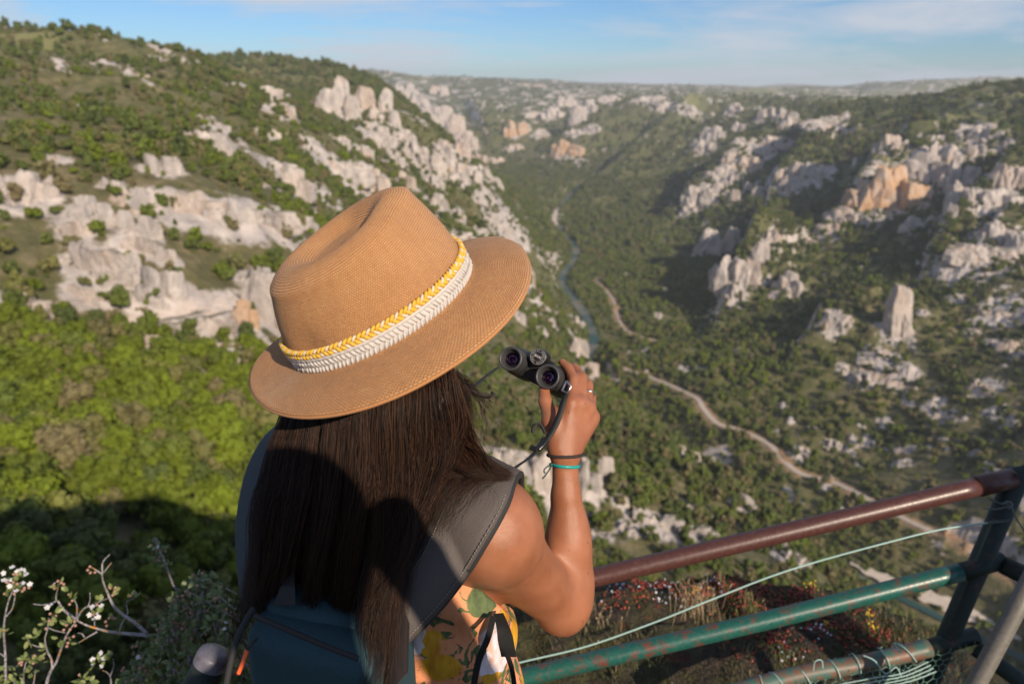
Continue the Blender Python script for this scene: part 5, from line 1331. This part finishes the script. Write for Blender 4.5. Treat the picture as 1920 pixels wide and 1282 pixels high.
# chicken wire: laced round the lower rail and hanging below it
rw = random.Random(4)
def rail3(t): return P(1400, 1291, 1.98).lerp(P(1745, 1213, 1.98), t)
mb = MB()
for t0 in (.05, .20, .33, .48, .58, .74, .90):
    c = rail3(t0); axd = (rail3(1)-rail3(0)).normalized(); u_ = camvec(0, 1, 0); u_ = (u_-axd*u_.dot(axd)).normalized(); w_ = axd.cross(u_)
    sl = rw.uniform(-.035, .035)
    mb.tube([c + axd*(sl*(a/PI-1)+.01*a/6) + (u_*math.cos(a)+w_*math.sin(a))*(pr_+.0025+.002*rw.random()) for a in np.linspace(-.6, 5.6, 22)], .0017, 6)
mb.tube(smooth_path([P(1672, 1212, 1.93), P(1690, 1222, 1.92), P(1676, 1206, 1.92), P(1692, 1208, 1.92)]), .0018, 6)
mb.tube(smooth_path([P(1618, 1228, 1.94), P(1640, 1238, 1.93), P(1660, 1262, 1.93), P(1680, 1250, 1.93), P(1690, 1268, 1.93)]), .0018, 6)
mb.tube(smooth_path([P(1525, 1257, 1.94), P(1528, 1240, 1.93), P(1540, 1237, 1.93), P(1543, 1252, 1.93)]), .0016, 6)
for k in range(4): mb.tube(smooth_path([P(1575+12*k, 1282+6*k, 1.94), P(1640+6*k, 1270+6*k, 1.93), P(1690+8*k, 1262+4*k, 1.93), P(1740+5*k, 1240+6*k, 1.94)]), .0016, 6)
mb.build('wire_lacing', M_WIR.m, rail)
mb = MB(); hx = .030
O3 = P(1820, 1196, 1.975); U3 = (P(1400, 1291, 1.98)-P(1745, 1213, 1.98)).normalized(); D3 = Vector((.02, -.05, -1)).normalized()
for r_ in range(16):
    for c_ in range(34):
        x0 = c_*hx*.87+(r_ % 2)*hx*.435; y0 = r_*hx*.75
        J = lambda x, y: O3+U3*(x+.005*math.sin(x*70+y*50))+D3*y+camvec(0, 0, .008*math.sin(x*25+y*31)+.02)
        a = J(x0, y0); b = J(x0, y0+hx*.5)
        mb.tube([a, b], .0011, 4, False); mb.tube([b, J(x0+hx*.435, y0+hx*.75)], .0008, 4, False); mb.tube([b, J(x0-hx*.435, y0+hx*.75)], .0008, 4, False)
o = mb.build('wire_netting', M_WR2.m, rail); o['kind'] = 'stuff'
# the other rail, ending beside the pack
r2 = empty('railing', tuple(P(400, 1240, 1.0)), 'green rail with a rounded capped end just left of the backpack', 'railing')
mb = MB(); e0, e1 = P(398, 1236, 1.0), P(352, 1330, 1.0); dd_ = (e1-e0).normalized()
mb.tube([e0-dd_*.002, e1, e1+dd_*.6], .0235, 20); mb.build('rail_tube', M_DKG, r2)
M_CAP = pipe_mat('grey cap paint', (.10, .10, .13), (.17, .165, .20), (.09, .06, .06), .5, .6, .4)
mb = MB(); ex = camvec(1, .1, 0); ex = (ex-dd_*ex.dot(dd_)).normalized(); ey_ = dd_.cross(ex)
CM = Matrix(((ex.x, ey_.x, -dd_.x, e0.x), (ex.y, ey_.y, -dd_.y, e0.y), (ex.z, ey_.z, -dd_.z, e0.z), (0, 0, 0, 1)))
mb.lathe([(.0246, -.008), (.0250, .004), (.0244, .008), (.022, .012), (.012, .0145), (.0001, .0152)], 28, CM); mb.build('end_cap', M_CAP, r2)
# ------------------------------------------------------------------ the ledge under our feet
gx = np.concatenate([np.linspace(-60, -2.2, 40), np.linspace(-2.1, -.1, 60), np.linspace(-.08, 1.9, 180), np.linspace(1.95, 4, 40), np.linspace(4.2, 60, 40)])
gy = np.concatenate([np.linspace(-60, -1.5, 40), np.linspace(-1.4, 1.2, 50), np.linspace(1.22, 2.9, 160), np.linspace(2.95, 6, 30), np.linspace(6.3, 14, 14)])
GX, GY = np.meshgrid(gx, gy)
edge = np.interp(gx, [-60, -12, -4, -1.6, -.9, -.5, -.2, .2, .55, .85, 1.15, 1.35, 1.55, 1.75, 2.3, 4, 12, 60], [-8, -1, 1.2, 1.45, 1.5, 1.72, 1.95, 2.14, 2.18, 2.17, 2.15, 2.08, 1.95, 1.7, 1.35, .9, -3, -12])
edge = edge + .05*(vnoise(gx*7, gx*0, 4)-.5) + .02*(vnoise(gx*22, gx*0, 6)-.5)
d = GY-edge[None]
bump = (fbm(GX*2.2, GY*2.2, 4, 13)-.5)*.16 + (fbm(GX*14, GY*14, 3, 17)-.5)*.05
calm = np.where(np.hypot(GX, GY-.4) < 1.0, .25, 1.0)
gz = .04*np.exp(-((GX-.55)/.5)**2-((GY-1.9)/.6)**2) + bump*calm - .02 - .10*np.clip(GX-1.0, 0, 1)**1.2*np.clip(GY-.9, 0, 1)
rocky = np.clip(-GX-4.5, 0, 3)/3*np.clip(-GY-.2, 0, 1)  # unseen bumps added on the left to make the cliff shadow's edge uneven
gz = gz + rocky*4.2*np.clip(fbm(GX*.35, GY*.35, 3, 44)-.42, 0, 1)*2
fall = np.where(d > -.18, .30*(d+.18)**2*2, 0); fall = np.where(d > .02, fall+(d-.02)*9*(1+.5*vnoise(GX*3, GY*3, 8)), fall)
gz = np.where(d > .02, gz-np.minimum(fall, 75), gz-np.minimum(fall, .08))
idx = np.arange(gz.size).reshape(gz.shape)
lf = np.stack([idx[:-1, :-1], idx[:-1, 1:], idx[1:, 1:], idx[1:, :-1]], -1).reshape(-1, 4)
M_LED = MT('mossy limestone ledge', .95); lp = M_LED.pos()
ln1 = M_LED.noise(lp, 5, 6, .7); ln2 = M_LED.noise(lp, 28, 5, .7); ln3 = M_LED.noise(lp, 90, 3, .6)
lcol = M_LED.ramp(ln2, [(.32, (.016, .014, .010)), (.5, (.045, .034, .022)), (.68, (.10, .072, .048))])
lcol = M_LED.mix(M_LED.ramp(ln1, [(.42, 0.0), (.56, .9)]), lcol, M_LED.ramp(ln3, [(.35, (.030, .036, .010)), (.65, (.085, .078, .022))]))
lcol = M_LED.mix(M_LED.ramp(M_LED.noise(lp, 9, 5, .7), [(.58, 0.0), (.64, .5)]), lcol, M_LED.ramp(ln3, [(.35, (.10, .018, .014)), (.65, (.22, .06, .03))]))
M_LED.base(lcol); M_LED.bump(M_LED.math('ADD', ln2, ln3), 1.0, .03)
led = obj_np('ground', np.stack([GX, GY, gz], -1).reshape(-1, 3), lf, M_LED.m); tag(led, kind='structure')
def LZ(x, y):
    i = min(max(np.searchsorted(gx, x)-1, 0), len(gx)-2); j = min(max(np.searchsorted(gy, y)-1, 0), len(gy)-2)
    fu = (x-gx[i])/(gx[i+1]-gx[i]); fv = (y-gy[j])/(gy[j+1]-gy[j])
    return float((gz[j, i]*(1-fu)+gz[j, i+1]*fu)*(1-fv)+(gz[j+1, i]*(1-fu)+gz[j+1, i+1]*fu)*fv)
def led_hit(px, py):
    r = ray(px, py)
    for t in np.linspace(1.6, 4, 900):
        q = Vector((0, 0, CAM_Z))+r*t
        if q.z < LZ(q.x, q.y): return q
    return None
rl = random.Random(21)
# grass
def blade_mat(name, a, b):
    m = MT(name, .7); m.base(m.mix(m.n('ShaderNodeObjectInfo').outputs['Random'], a, b)); return m.m
M_GRA = MT('ledge grass', .7); gq = M_GRA.pos(); M_GRA.base(M_GRA.ramp(M_GRA.noise(gq, 22, 3), [(.35, (.03, .048, .012)), (.5, (.075, .08, .026)), (.66, (.26, .20, .10))]))
mb = MB()
def blade(mb, b, h, lean, w, rng):
    a = rng.uniform(0, 6.28); dx = Vector((math.cos(a), math.sin(a), 0)); sd = Vector((-dx.y, dx.x, 0))
    p1 = b+ZV*h*.5+dx*lean*.3; p2 = b+ZV*h*(1-.25*lean/h)+dx*lean
    mb.add([b-sd*w, b+sd*w, p1+sd*w*.7, p1-sd*w*.7, p2], [(0, 1, 2, 3), (3, 2, 4)])
for i in range(9000):
    x, y = rl.uniform(-.1, 1.8), rl.uniform(1.2, 2.2)
    if y > np.interp(x, gx, edge)-.0: continue
    c = vnoise(np.array([x*5.0]), np.array([y*5.0]), 3)[0]
    if c < .42: continue
    h = rl.uniform(.012, .05)*(.5+c)
    blade(mb, Vector((x, y, LZ(x, y)-.003)), h, h*rl.uniform(.2, .9), rl.uniform(.0008, .0018), rl)
o = mb.build('grass', M_GRA.m, smooth=False); tag(o, kind='stuff')
# dry tufts that rise above the ledge
M_DRY = MT('dry grass', .7, (.40, .31, .19)); M_SPK = MT('green grass spikes', .7, (.22, .23, .07))
def tuft(px, py, n, hmin, hmax, m, lab, spread=.035):
    b = led_hit(px, py)
    if not b: return
    mb = MB()
    for i in range(n):
        q = b+Vector((rl.gauss(0, spread), rl.gauss(0, spread), 0)); q.z = LZ(q.x, q.y)-.004
        h = rl.uniform(hmin, hmax); a = rl.uniform(0, 6.28); ln_ = Vector((math.cos(a), math.sin(a), 0))*h*rl.uniform(.1, .45)
        mb.tube([q, q+ZV*h*.5+ln_*.3, q+ZV*h+ln_], [.0010, .0008, .0005], 4, False)
        if rl.random() < .4: mb.tube([q+ZV*h*.8+ln_*.7, q+ZV*h*.9+ln_*.85, q+ZV*h+ln_], [.0012, .0024, .0006], 5)
    tag(mb.build('grass_tuft', m), lab, 'grass')
tuft(1300, 1150, 60, .06, .15, M_DRY.m, 'dry straw coloured grass tuft with orange flowers on the ledge below the top rail')
tuft(1385, 1160, 22, .05, .10, M_SPK.m, 'green grass spikes on the ledge behind the wire')
tuft(1110, 1170, 40, .03, .08, M_DRY.m, 'short dry grass tuft right beside the raised elbow', .05)
tuft(1480, 1240, 26, .03, .07, M_SPK.m, 'green grass tuft on the ledge near the netting')
# stonecrop, lichen flowers
M_SDR = MT('red stonecrop', .6); M_SDR.base(M_SDR.ramp(M_SDR.noise(M_SDR.pos(), 60, 3), [(.35, (.10, .012, .010)), (.55, (.30, .045, .03)), (.7, (.20, .13, .04))]))
ico = bmesh.new(); bmesh.ops.create_icosphere(ico, subdivisions=1, radius=1); IV = [v.co.copy() for v in ico.verts]; IF = [tuple(v.index for v in f.verts) for f in ico.faces]; ico.free()
mb = MB()
for cx_, cy_, n_, sp_ in ((1215, 1092, 160, .05), (1285, 1085, 120, .05), (1310, 1110, 90, .05), (1390, 1110, 260, .10), (1470, 1120, 260, .10), (1340, 1100, 100, .06), (1440, 1195, 100, .07), (1180, 1110, 60, .05), (1560, 1165, 160, .09), (1620, 1200, 160, .08)):
    b = led_hit(cx_, cy_)
    if not b: continue
    for i in range(n_):
        x, y = b.x+rl.gauss(0, sp_), b.y+rl.gauss(0, sp_*.7)
        r_ = rl.uniform(.003, .0065)
        z = LZ(x, y)
        if z < b.z-.12: continue
        mb.add([Vector((x, y, z+.004))+v*r_ for v in IV], IF)
o = mb.build('stonecrop', M_SDR.m); tag(o, kind='stuff')
M_PET = MT('pale petals', .6, (.62, .66, .74)); M_YPT = MT('yellow petals', .6, (.72, .45, .03)); M_OPT = MT('orange petals', .6, (.80, .36, .03)); M_STM = MT('flower stems', .7, (.08, .11, .03))
def flowers(px, py, n, sp_, m, lab, up=.022, size=.0044, nm='flower_clump'):
    b = led_hit(px, py)
    if not b: return
    root = empty(nm, tuple(b), lab, 'flowers')
    pm, sm_ = MB(), MB()
    for i in range(int(n*.6)+2):
        x, y = b.x+rl.gauss(0, sp_), b.y+rl.gauss(0, sp_*.8); z = LZ(x, y)
        if z < b.z-.1: z = b.z-.03
        c = Vector((x, y, z+rl.uniform(.3, 1)*up)); sm_.tube([Vector((x, y, z-.004)), c], .0007, 4, False)
        nrm = Vector((rl.gauss(0, .4), rl.gauss(-.2, .4), 1)).normalized(); tx = nrm.cross(Vector((1, .2, 0))).normalized(); ty = nrm.cross(tx); s = size*rl.uniform(.6, 1.2); a0 = rl.uniform(0, 6)
        for k in range(5):
            a = a0+k*PI*.4; e = tx*math.cos(a)+ty*math.sin(a); w = tx*-math.sin(a)+ty*math.cos(a)
            pm.add([c, c+e*s*.6+w*s*.38+nrm*s*.15, c+e*s+nrm*s*.05, c+e*s*.6-w*s*.38+nrm*s*.15], [(0, 1, 2, 3)])
    sm_.build('stem', M_STM.m, root)['kind'] = 'stuff'; pm.build('petal', m, root, smooth=False)['kind'] = 'stuff'
for px, py, n_, sp_, lab in ((1160, 1105, 26, .035, 'pale lilac flowers on the ledge right of the elbow under the top rail'), (1240, 1105, 34, .035, 'whitish flower cluster on the ledge beside red stonecrop'),
        (1245, 1128, 22, .03, 'pale flowers below the whitish cluster on the ledge'), (1335, 1098, 24, .03, 'white flowers at the top edge of the ledge beside dry grass'),
        (1475, 1178, 22, .028, 'pale flowers just under the green middle rail'), (1480, 1232, 18, .03, 'small pale flowers low on the ledge above the netted rail'), (1535, 1182, 26, .022, 'white flower head with yellow blossoms beside it under the green rail'), (1455, 1085, 8, .03, 'few white flowers on the ledge top edge right of the grass'), (1200, 1080, 16, .03, 'white flowers at the ledge top beneath the top rail shadow')):
    flowers(px, py, n_, sp_, M_PET.m, lab)
for px, py, n_, sp_, lab in ((1520, 1105, 16, .016, 'yellow flowers on the ledge rim above the green rail'), (1633, 1160, 12, .010, 'yellow flower head on the ledge corner below the green rail'), (1632, 1183, 12, .011, 'second yellow flower head just under the first on the ledge corner'), (1548, 1178, 10, .012, 'yellow blossoms beside the white flower head')):
    flowers(px, py, n_, sp_, M_YPT.m, lab, .035)
flowers(1305, 1112, 26, .022, M_OPT.m, 'orange flowers at the foot of the dry grass tuft')

# ------------------------------------------------------------------ flowering twigs at the lower left
M_TWG = MT('lichened bark', .85); tq = M_TWG.pos()
M_TWG.base(M_TWG.mix(M_TWG.ramp(M_TWG.noise(tq, 40, 3), [(.60, 0.0), (.66, 1.0)]), M_TWG.ramp(M_TWG.noise(tq, 160, 4), [(.35, (.13, .115, .115)), (.6, (.34, .32, .33))]), (.42, .19, .03))); M_TWG.bump(M_TWG.noise(tq, 200, 4), .6, .002)
M_LF1 = MT('young leaves', .5); M_LF1.base(M_LF1.ramp(M_LF1.noise(M_LF1.pos(), 30, 2), [(.35, (.09, .13, .03)), (.65, (.22, .25, .09))])); 
M_LF2 = MT('shrub leaves', .55); M_LF2.base(M_LF2.ramp(M_LF2.noise(M_LF2.pos(), 25, 2), [(.35, (.06, .095, .03)), (.65, (.16, .20, .075))]))
M_BUD = MT('pink buds', .6, (.36, .20, .15)); M_BLO = MT('white blossom', .5, (.55, .56, .57))
k_ = 460/1920.0
def T2(cx_, cy_, d=1.80): return P(cx_*k_, 980+cy_*k_, d)
def leaf(mb, b, dr, nrm, L_, w):
    dr = dr.normalized(); s = dr.cross(nrm).normalized(); nn = s.cross(dr)
    mb.add([b, b+dr*L_*.3+s*w*.42-nn*w*.06, b+dr*L_*.7+s*w*.38-nn*w*.1, b+dr*L_, b+dr*L_*.7-s*w*.38-nn*w*.1, b+dr*L_*.3-s*w*.42-nn*w*.06, b+dr*L_*.5+nn*w*.12],
           [(0, 1, 6), (1, 2, 6), (2, 3, 6), (3, 4, 6), (4, 5, 6), (5, 0, 6)])
def rv3(): return Vector((rl.gauss(0, 1), rl.gauss(0, 1), rl.gauss(0, 1))).normalized()
def cluster(lf_, bl, bd, c, nl=6, nb=0, nbud=0, s=.016):
    nb = (nb+1)//2
    for i in range(nl):
        dr = (rv3()+ZV*.5+CZ*.2).normalized(); leaf(lf_, c+dr*s*.3, dr, (rv3()+ZV+CZ*.5), s*rl.uniform(.9, 1.5), s*rl.uniform(.7, 1.0))
    for i in range(nb):
        q = c+rv3()*s*1.1+ZV*s*.6; nr = (rv3()+CZ+ZV).normalized(); tx = nr.cross(Vector((1, .3, .1))).normalized(); ty = nr.cross(tx)
        for k in range(5):
            a = k*PI*.4; e = tx*math.cos(a)+ty*math.sin(a); w = -tx*math.sin(a)+ty*math.cos(a); r_ = s*.48
            bl.add([q, q+e*r_*.6+w*r_*.4, q+e*r_+nr*r_*.2, q+e*r_*.6-w*r_*.4], [(0, 1, 2, 3)])
    for i in range(nbud): bd.add([c+rv3()*s*.9+v*s*.28 for v in [IV[0]] ] and [ (lambda o_: o_+v*s*.26)(c+Vector((0, 0, 0))+bo) for bo in [rv3()*s*.9] for v in IV], IF)
def twig_plant(name, lab, cat, lines, clusters, d=1.8, r0=.006):
    base = T2(lines[0][0][0], lines[0][0][1], d); root = empty(name, tuple(base), lab, cat)
    wd_, lf_, bl, bd = MB(), MB(), MB(), MB()
    for ln_ in lines:
        w0 = ln_[0][2] if len(ln_[0]) > 2 else r0*.6
        pts = smooth_path([T2(q[0], q[1], d+.02*math.sin(q[0]*.01)+.03*math.sin(q[1]*.013)) for q in ln_], 5); N = len(pts)
        wd_.tube(pts, [max(.0010, .58*w0*(1-.65*i/(N-1)))*(1+.10*math.sin(i*2.3)) for i in range(N)], 7)
    for cx_, cy_, nl, nb, nbud in clusters: cluster(lf_, bl, bd, T2(cx_, cy_, d+.02*math.sin(cx_*.01)+.03*math.sin(cy_*.013)), nl, nb, nbud)
    wd_.build('branch', M_TWG.m, root)
    if lf_.v: lf_.build('leaf', M_LF1.m, root, smooth=False)['kind'] = 'stuff'
    if bl.v: bl.build('blossom', M_BLO.m, root, smooth=False)['kind'] = 'stuff'
    if bd.v: bd.build('bud', M_BUD.m, root)['kind'] = 'stuff'
twig_plant('flowering_shrub', 'bare lichen covered forked twigs with sparse leaves and white blossom at the lower left', 'shrub',
 [[(350,1420,.0075),(365,1260),(400,1150),(440,1090),(480,980),(520,880),(560,815),(600,760)], [(600,760,.0065),(560,730),(500,680),(470,640),(450,610),(400,628),(330,640),(260,632)],
  [(1170,880,.0085),(1060,870),(930,860),(850,848),(760,825),(680,800),(600,760)], [(1150,868,.008),(1070,790),(980,730),(900,660),(865,600),(840,540),(815,480),(800,420),(802,390)],
  [(802,392,.004),(800,330),(815,290),(860,245)], [(802,400,.004),(770,380),(740,360),(715,345)], [(815,385,.0035),(840,350),(872,310)], [(600,760,.0045),(630,700),(670,660),(720,645),(790,610),(855,585)],
  [(690,650,.003),(705,600),(704,545)], [(600,745,.0045),(603,690),(600,640),(575,590)], [(440,610,.003),(440,560),(455,505)], [(930,860,.004),(950,800),(975,750),(1000,700),(990,620),(1050,590)],
  [(760,850,.004),(690,890),(610,940)], [(660,890,.0035),(640,865),(610,860)], [(410,1125,.005),(400,1060),(370,1000),(352,910),(372,830),(380,740)], [(372,815,.003),(430,840),(510,858)], [(350,975,.003),(280,962),(240,940),(215,905)], [(740,822,.003),(740,770),(745,730)]],
 [(465,490,7,2,5),(870,535,4,0,6),(760,715,4,14,3),(420,715,5,3,2),(360,780,6,0,2),(540,800,6,0,6),(560,590,5,0,3),(225,905,7,0,0),(270,890,4,0,0),(545,930,3,0,5),(745,610,4,0,1),(1030,590,4,0,2),(870,765,1,0,5),(370,980,3,0,0),(470,905,3,0,0),(720,350,0,0,4)])
twig_plant('flowering_shrub', 'thin upright twig topped with white blossom at the photo left edge', 'shrub',
 [[(45,1420,.006),(45,1250),(40,1000),(30,850),(42,720),(70,600),(105,510),(85,440)], [(48,730,.004),(90,680),(110,620),(122,540)], [(35,880,.003),(0,860),(-40,850)], [(40,1050,.003),(0,1020),(-40,1010)]],
 [(85,425,3,12,4),(150,435,2,6,2),(140,515,5,5,4),(190,525,1,4,2),(80,550,3,0,2),(10,850,5,0,1),(45,880,3,0,0)])
twig_plant('flowering_shrub', 'low sprig of broad pale green leaves in the bottom left corner', 'shrub',
 [[(200,1450,.005),(190,1300),(185,1180),(205,1080)], [(150,1450,.004),(120,1300),(100,1180)], [(230,1420,.004),(265,1240),(280,1140)], [(620,1420,.003),(640,1300),(640,1220)]],
 [(205,1080,8,0,5),(300,1060,6,0,3),(100,1150,8,0,0),(60,1200,8,0,0),(10,1170,7,0,0),(150,1190,6,0,0),(20,1240,6,0,0),(100,1240,7,0,0),(320,1090,5,0,0),(250,1160,5,0,0),(640,1225,8,0,1),(690,1250,4,0,0)])
twig_plant('flowering_shrub', 'small sprig with one white blossom between the twigs and the leafy bush', 'shrub', [[(850,1450,.004),(870,1260),(850,1180),(800,1150)], [(860,1200,.003),(890,1120),(885,1060)]], [(780,1090,4,8,0),(740,1120,2,2,0),(885,1050,4,0,0)])
# the leafy bush beside the rail end
bush = empty('leafy_bush', tuple(T2(1450, 1400, 1.7)), 'dense small leaved bush with brownish pink buds left of the backpack', 'bush')
wd_, lf_, bl, bd = MB(), MB(), MB(), MB()
def inside(cx_, cy_):
    top = np.interp(cx_, [960,1020,1120,1200,1300,1380,1500,1600,1700,1790,1880,2000,2200], [1230,1080,930,820,690,560,420,400,470,450,640,700,800])
    return cy_ > top
nb_ = 0
while nb_ < 270:
    cx_, cy_ = rl.uniform(940, 2150), rl.uniform(400, 1500)
    if not inside(cx_, cy_): continue
    nb_ += 1
    c = T2(cx_, cy_, 1.72+rl.uniform(-.10, .12))
    cluster(lf_, bl, bd, c, 7, 0, 3 if rl.random() < .5 else 0, .0175)
    wd_.tube([c, c+Vector((rl.gauss(0, .02), .02, -.06))], [.0012, .002], 5)
for cx_, cy_ in ((1060, 1105), (1790, 830)): cluster(lf_, bl, bd, T2(cx_, cy_, 1.62), 3, 3, 0, .012)
wd_.tube(smooth_path([T2(1500, 1600, 1.74), T2(1480, 1100, 1.74), T2(1560, 700, 1.74), T2(1590, 450, 1.74)]), .006, 7); wd_.tube(smooth_path([T2(1500, 1600, 1.74), T2(1350, 1100, 1.74), T2(1300, 760, 1.74)]), .005, 7)
wd_.tube(smooth_path([T2(1480, 760, 1.74), T2(1400, 560, 1.74), T2(1350, 470, 1.72), T2(1290, 310, 1.70), T2(1235, 180, 1.70), T2(1218, 118, 1.70)]), [.004]*16+[.0025]*5+[.0022]*10 if False else .0026, 6)
for cx_, cy_, a_1, b_1, c_1 in ((1215, 170, 6, 0, 3), (1260, 215, 8, 2, 3), (1240, 265, 5, 0, 6), (1310, 315, 4, 0, 2)): cluster(lf_, bl, bd, T2(cx_, cy_, 1.70), a_1, b_1, c_1, .012)
wd_.build('branch', M_TWG.m, bush); 
for m_, nm, mt in ((lf_, 'leaf', M_LF2.m), (bl, 'blossom', M_BLO.m), (bd, 'bud', M_BUD.m)): m_.build(nm, mt, bush, smooth=False)['kind'] = 'stuff'

# ------------------------------------------------------------------ the photographer, just behind the camera
PH = Vector((.25, -.17, 0))
bz_ = lambda x, y, z: PH+Vector((x*1.12, y, z*1.018))
pp_ = [ell(bz_(0, .0, 1.82), [Vector((1, 0, 0)), Vector((0, 1, 0)), ZV], (.085, .10, .125), .02), rc(bz_(0, -.02, 1.72), bz_(0, -.04, 1.58), .055, .065, .03),
       ell(bz_(0, -.04, 1.36), [Vector((1, 0, 0)), Vector((0, 1, 0)), ZV], (.19, .12, .30), .05), ell(bz_(0, -.04, 1.02), [Vector((1, 0, 0)), Vector((0, 1, 0)), ZV], (.18, .13, .20), .05)]
for s in (-1, 1):
    sh, el, ha = bz_(.19*s, -.04, 1.54), bz_(.30*s, .02, 1.36), bz_(.10*s-.02, .10, 1.74)
    if s < 0: el, ha = bz_(-.26, .02, 1.38), bz_(-.14, .07, 1.72)
    pp_ += [rc(bz_(.05*s, -.04, 1.56), sh, .06, .065, .04), rc(sh, el, .058, .048, .03), rc(el, ha, .045, .032, .03), rc(ha, ha+Vector((-.03*s, .01, .05)), .036, .03, .02)]
    pp_ += [rc(bz_(.10*s, -.04, .95), bz_(.10*s, -.04, .50), .095, .06, .03), rc(bz_(.10*s, -.04, .50), bz_(.10*s, -.04, .07), .062, .042, .03), rc(bz_(.10*s, -.07, .03), bz_(.11*s, .09, .02), .04, .035, .03)]
fv_, ff_ = surface_nets(pp_, .012, (-.35, -.6, -.03), (.85, .25, 2.0))
M_CLO = MT('dark clothes', .9, (.05, .05, .06)); M_CLO.bump(M_CLO.noise(M_CLO.pos(), 40, 3), .3, .005)
pho = empty('person', tuple(PH), 'photographer whose shadow falls over the woman back, standing just out of frame behind her', 'person')
obj_np('body', fv_, ff_, M_CLO.m, True, pho)
# ------------------------------------------------------------------ the hazy air of the gorge
hz = MB(); hz.box((0, 6400, -175), 27000, 14400, 640)
M_HZ = bpy.data.materials.new('haze'); M_HZ.use_nodes = True
hn = M_HZ.node_tree; hn.nodes.clear()
ho = hn.nodes.new('ShaderNodeOutputMaterial'); hv = hn.nodes.new('ShaderNodeVolumePrincipled')
hv.inputs['Color'].default_value = (.80, .88, 1.0, 1); hv.inputs['Density'].default_value = 5.6e-5; hv.inputs['Anisotropy'].default_value = 0.15
hn.links.new(hv.outputs[0], ho.inputs['Volume'])
hzo = hz.build('haze', M_HZ, smooth=False); tag(hzo, kind='stuff')
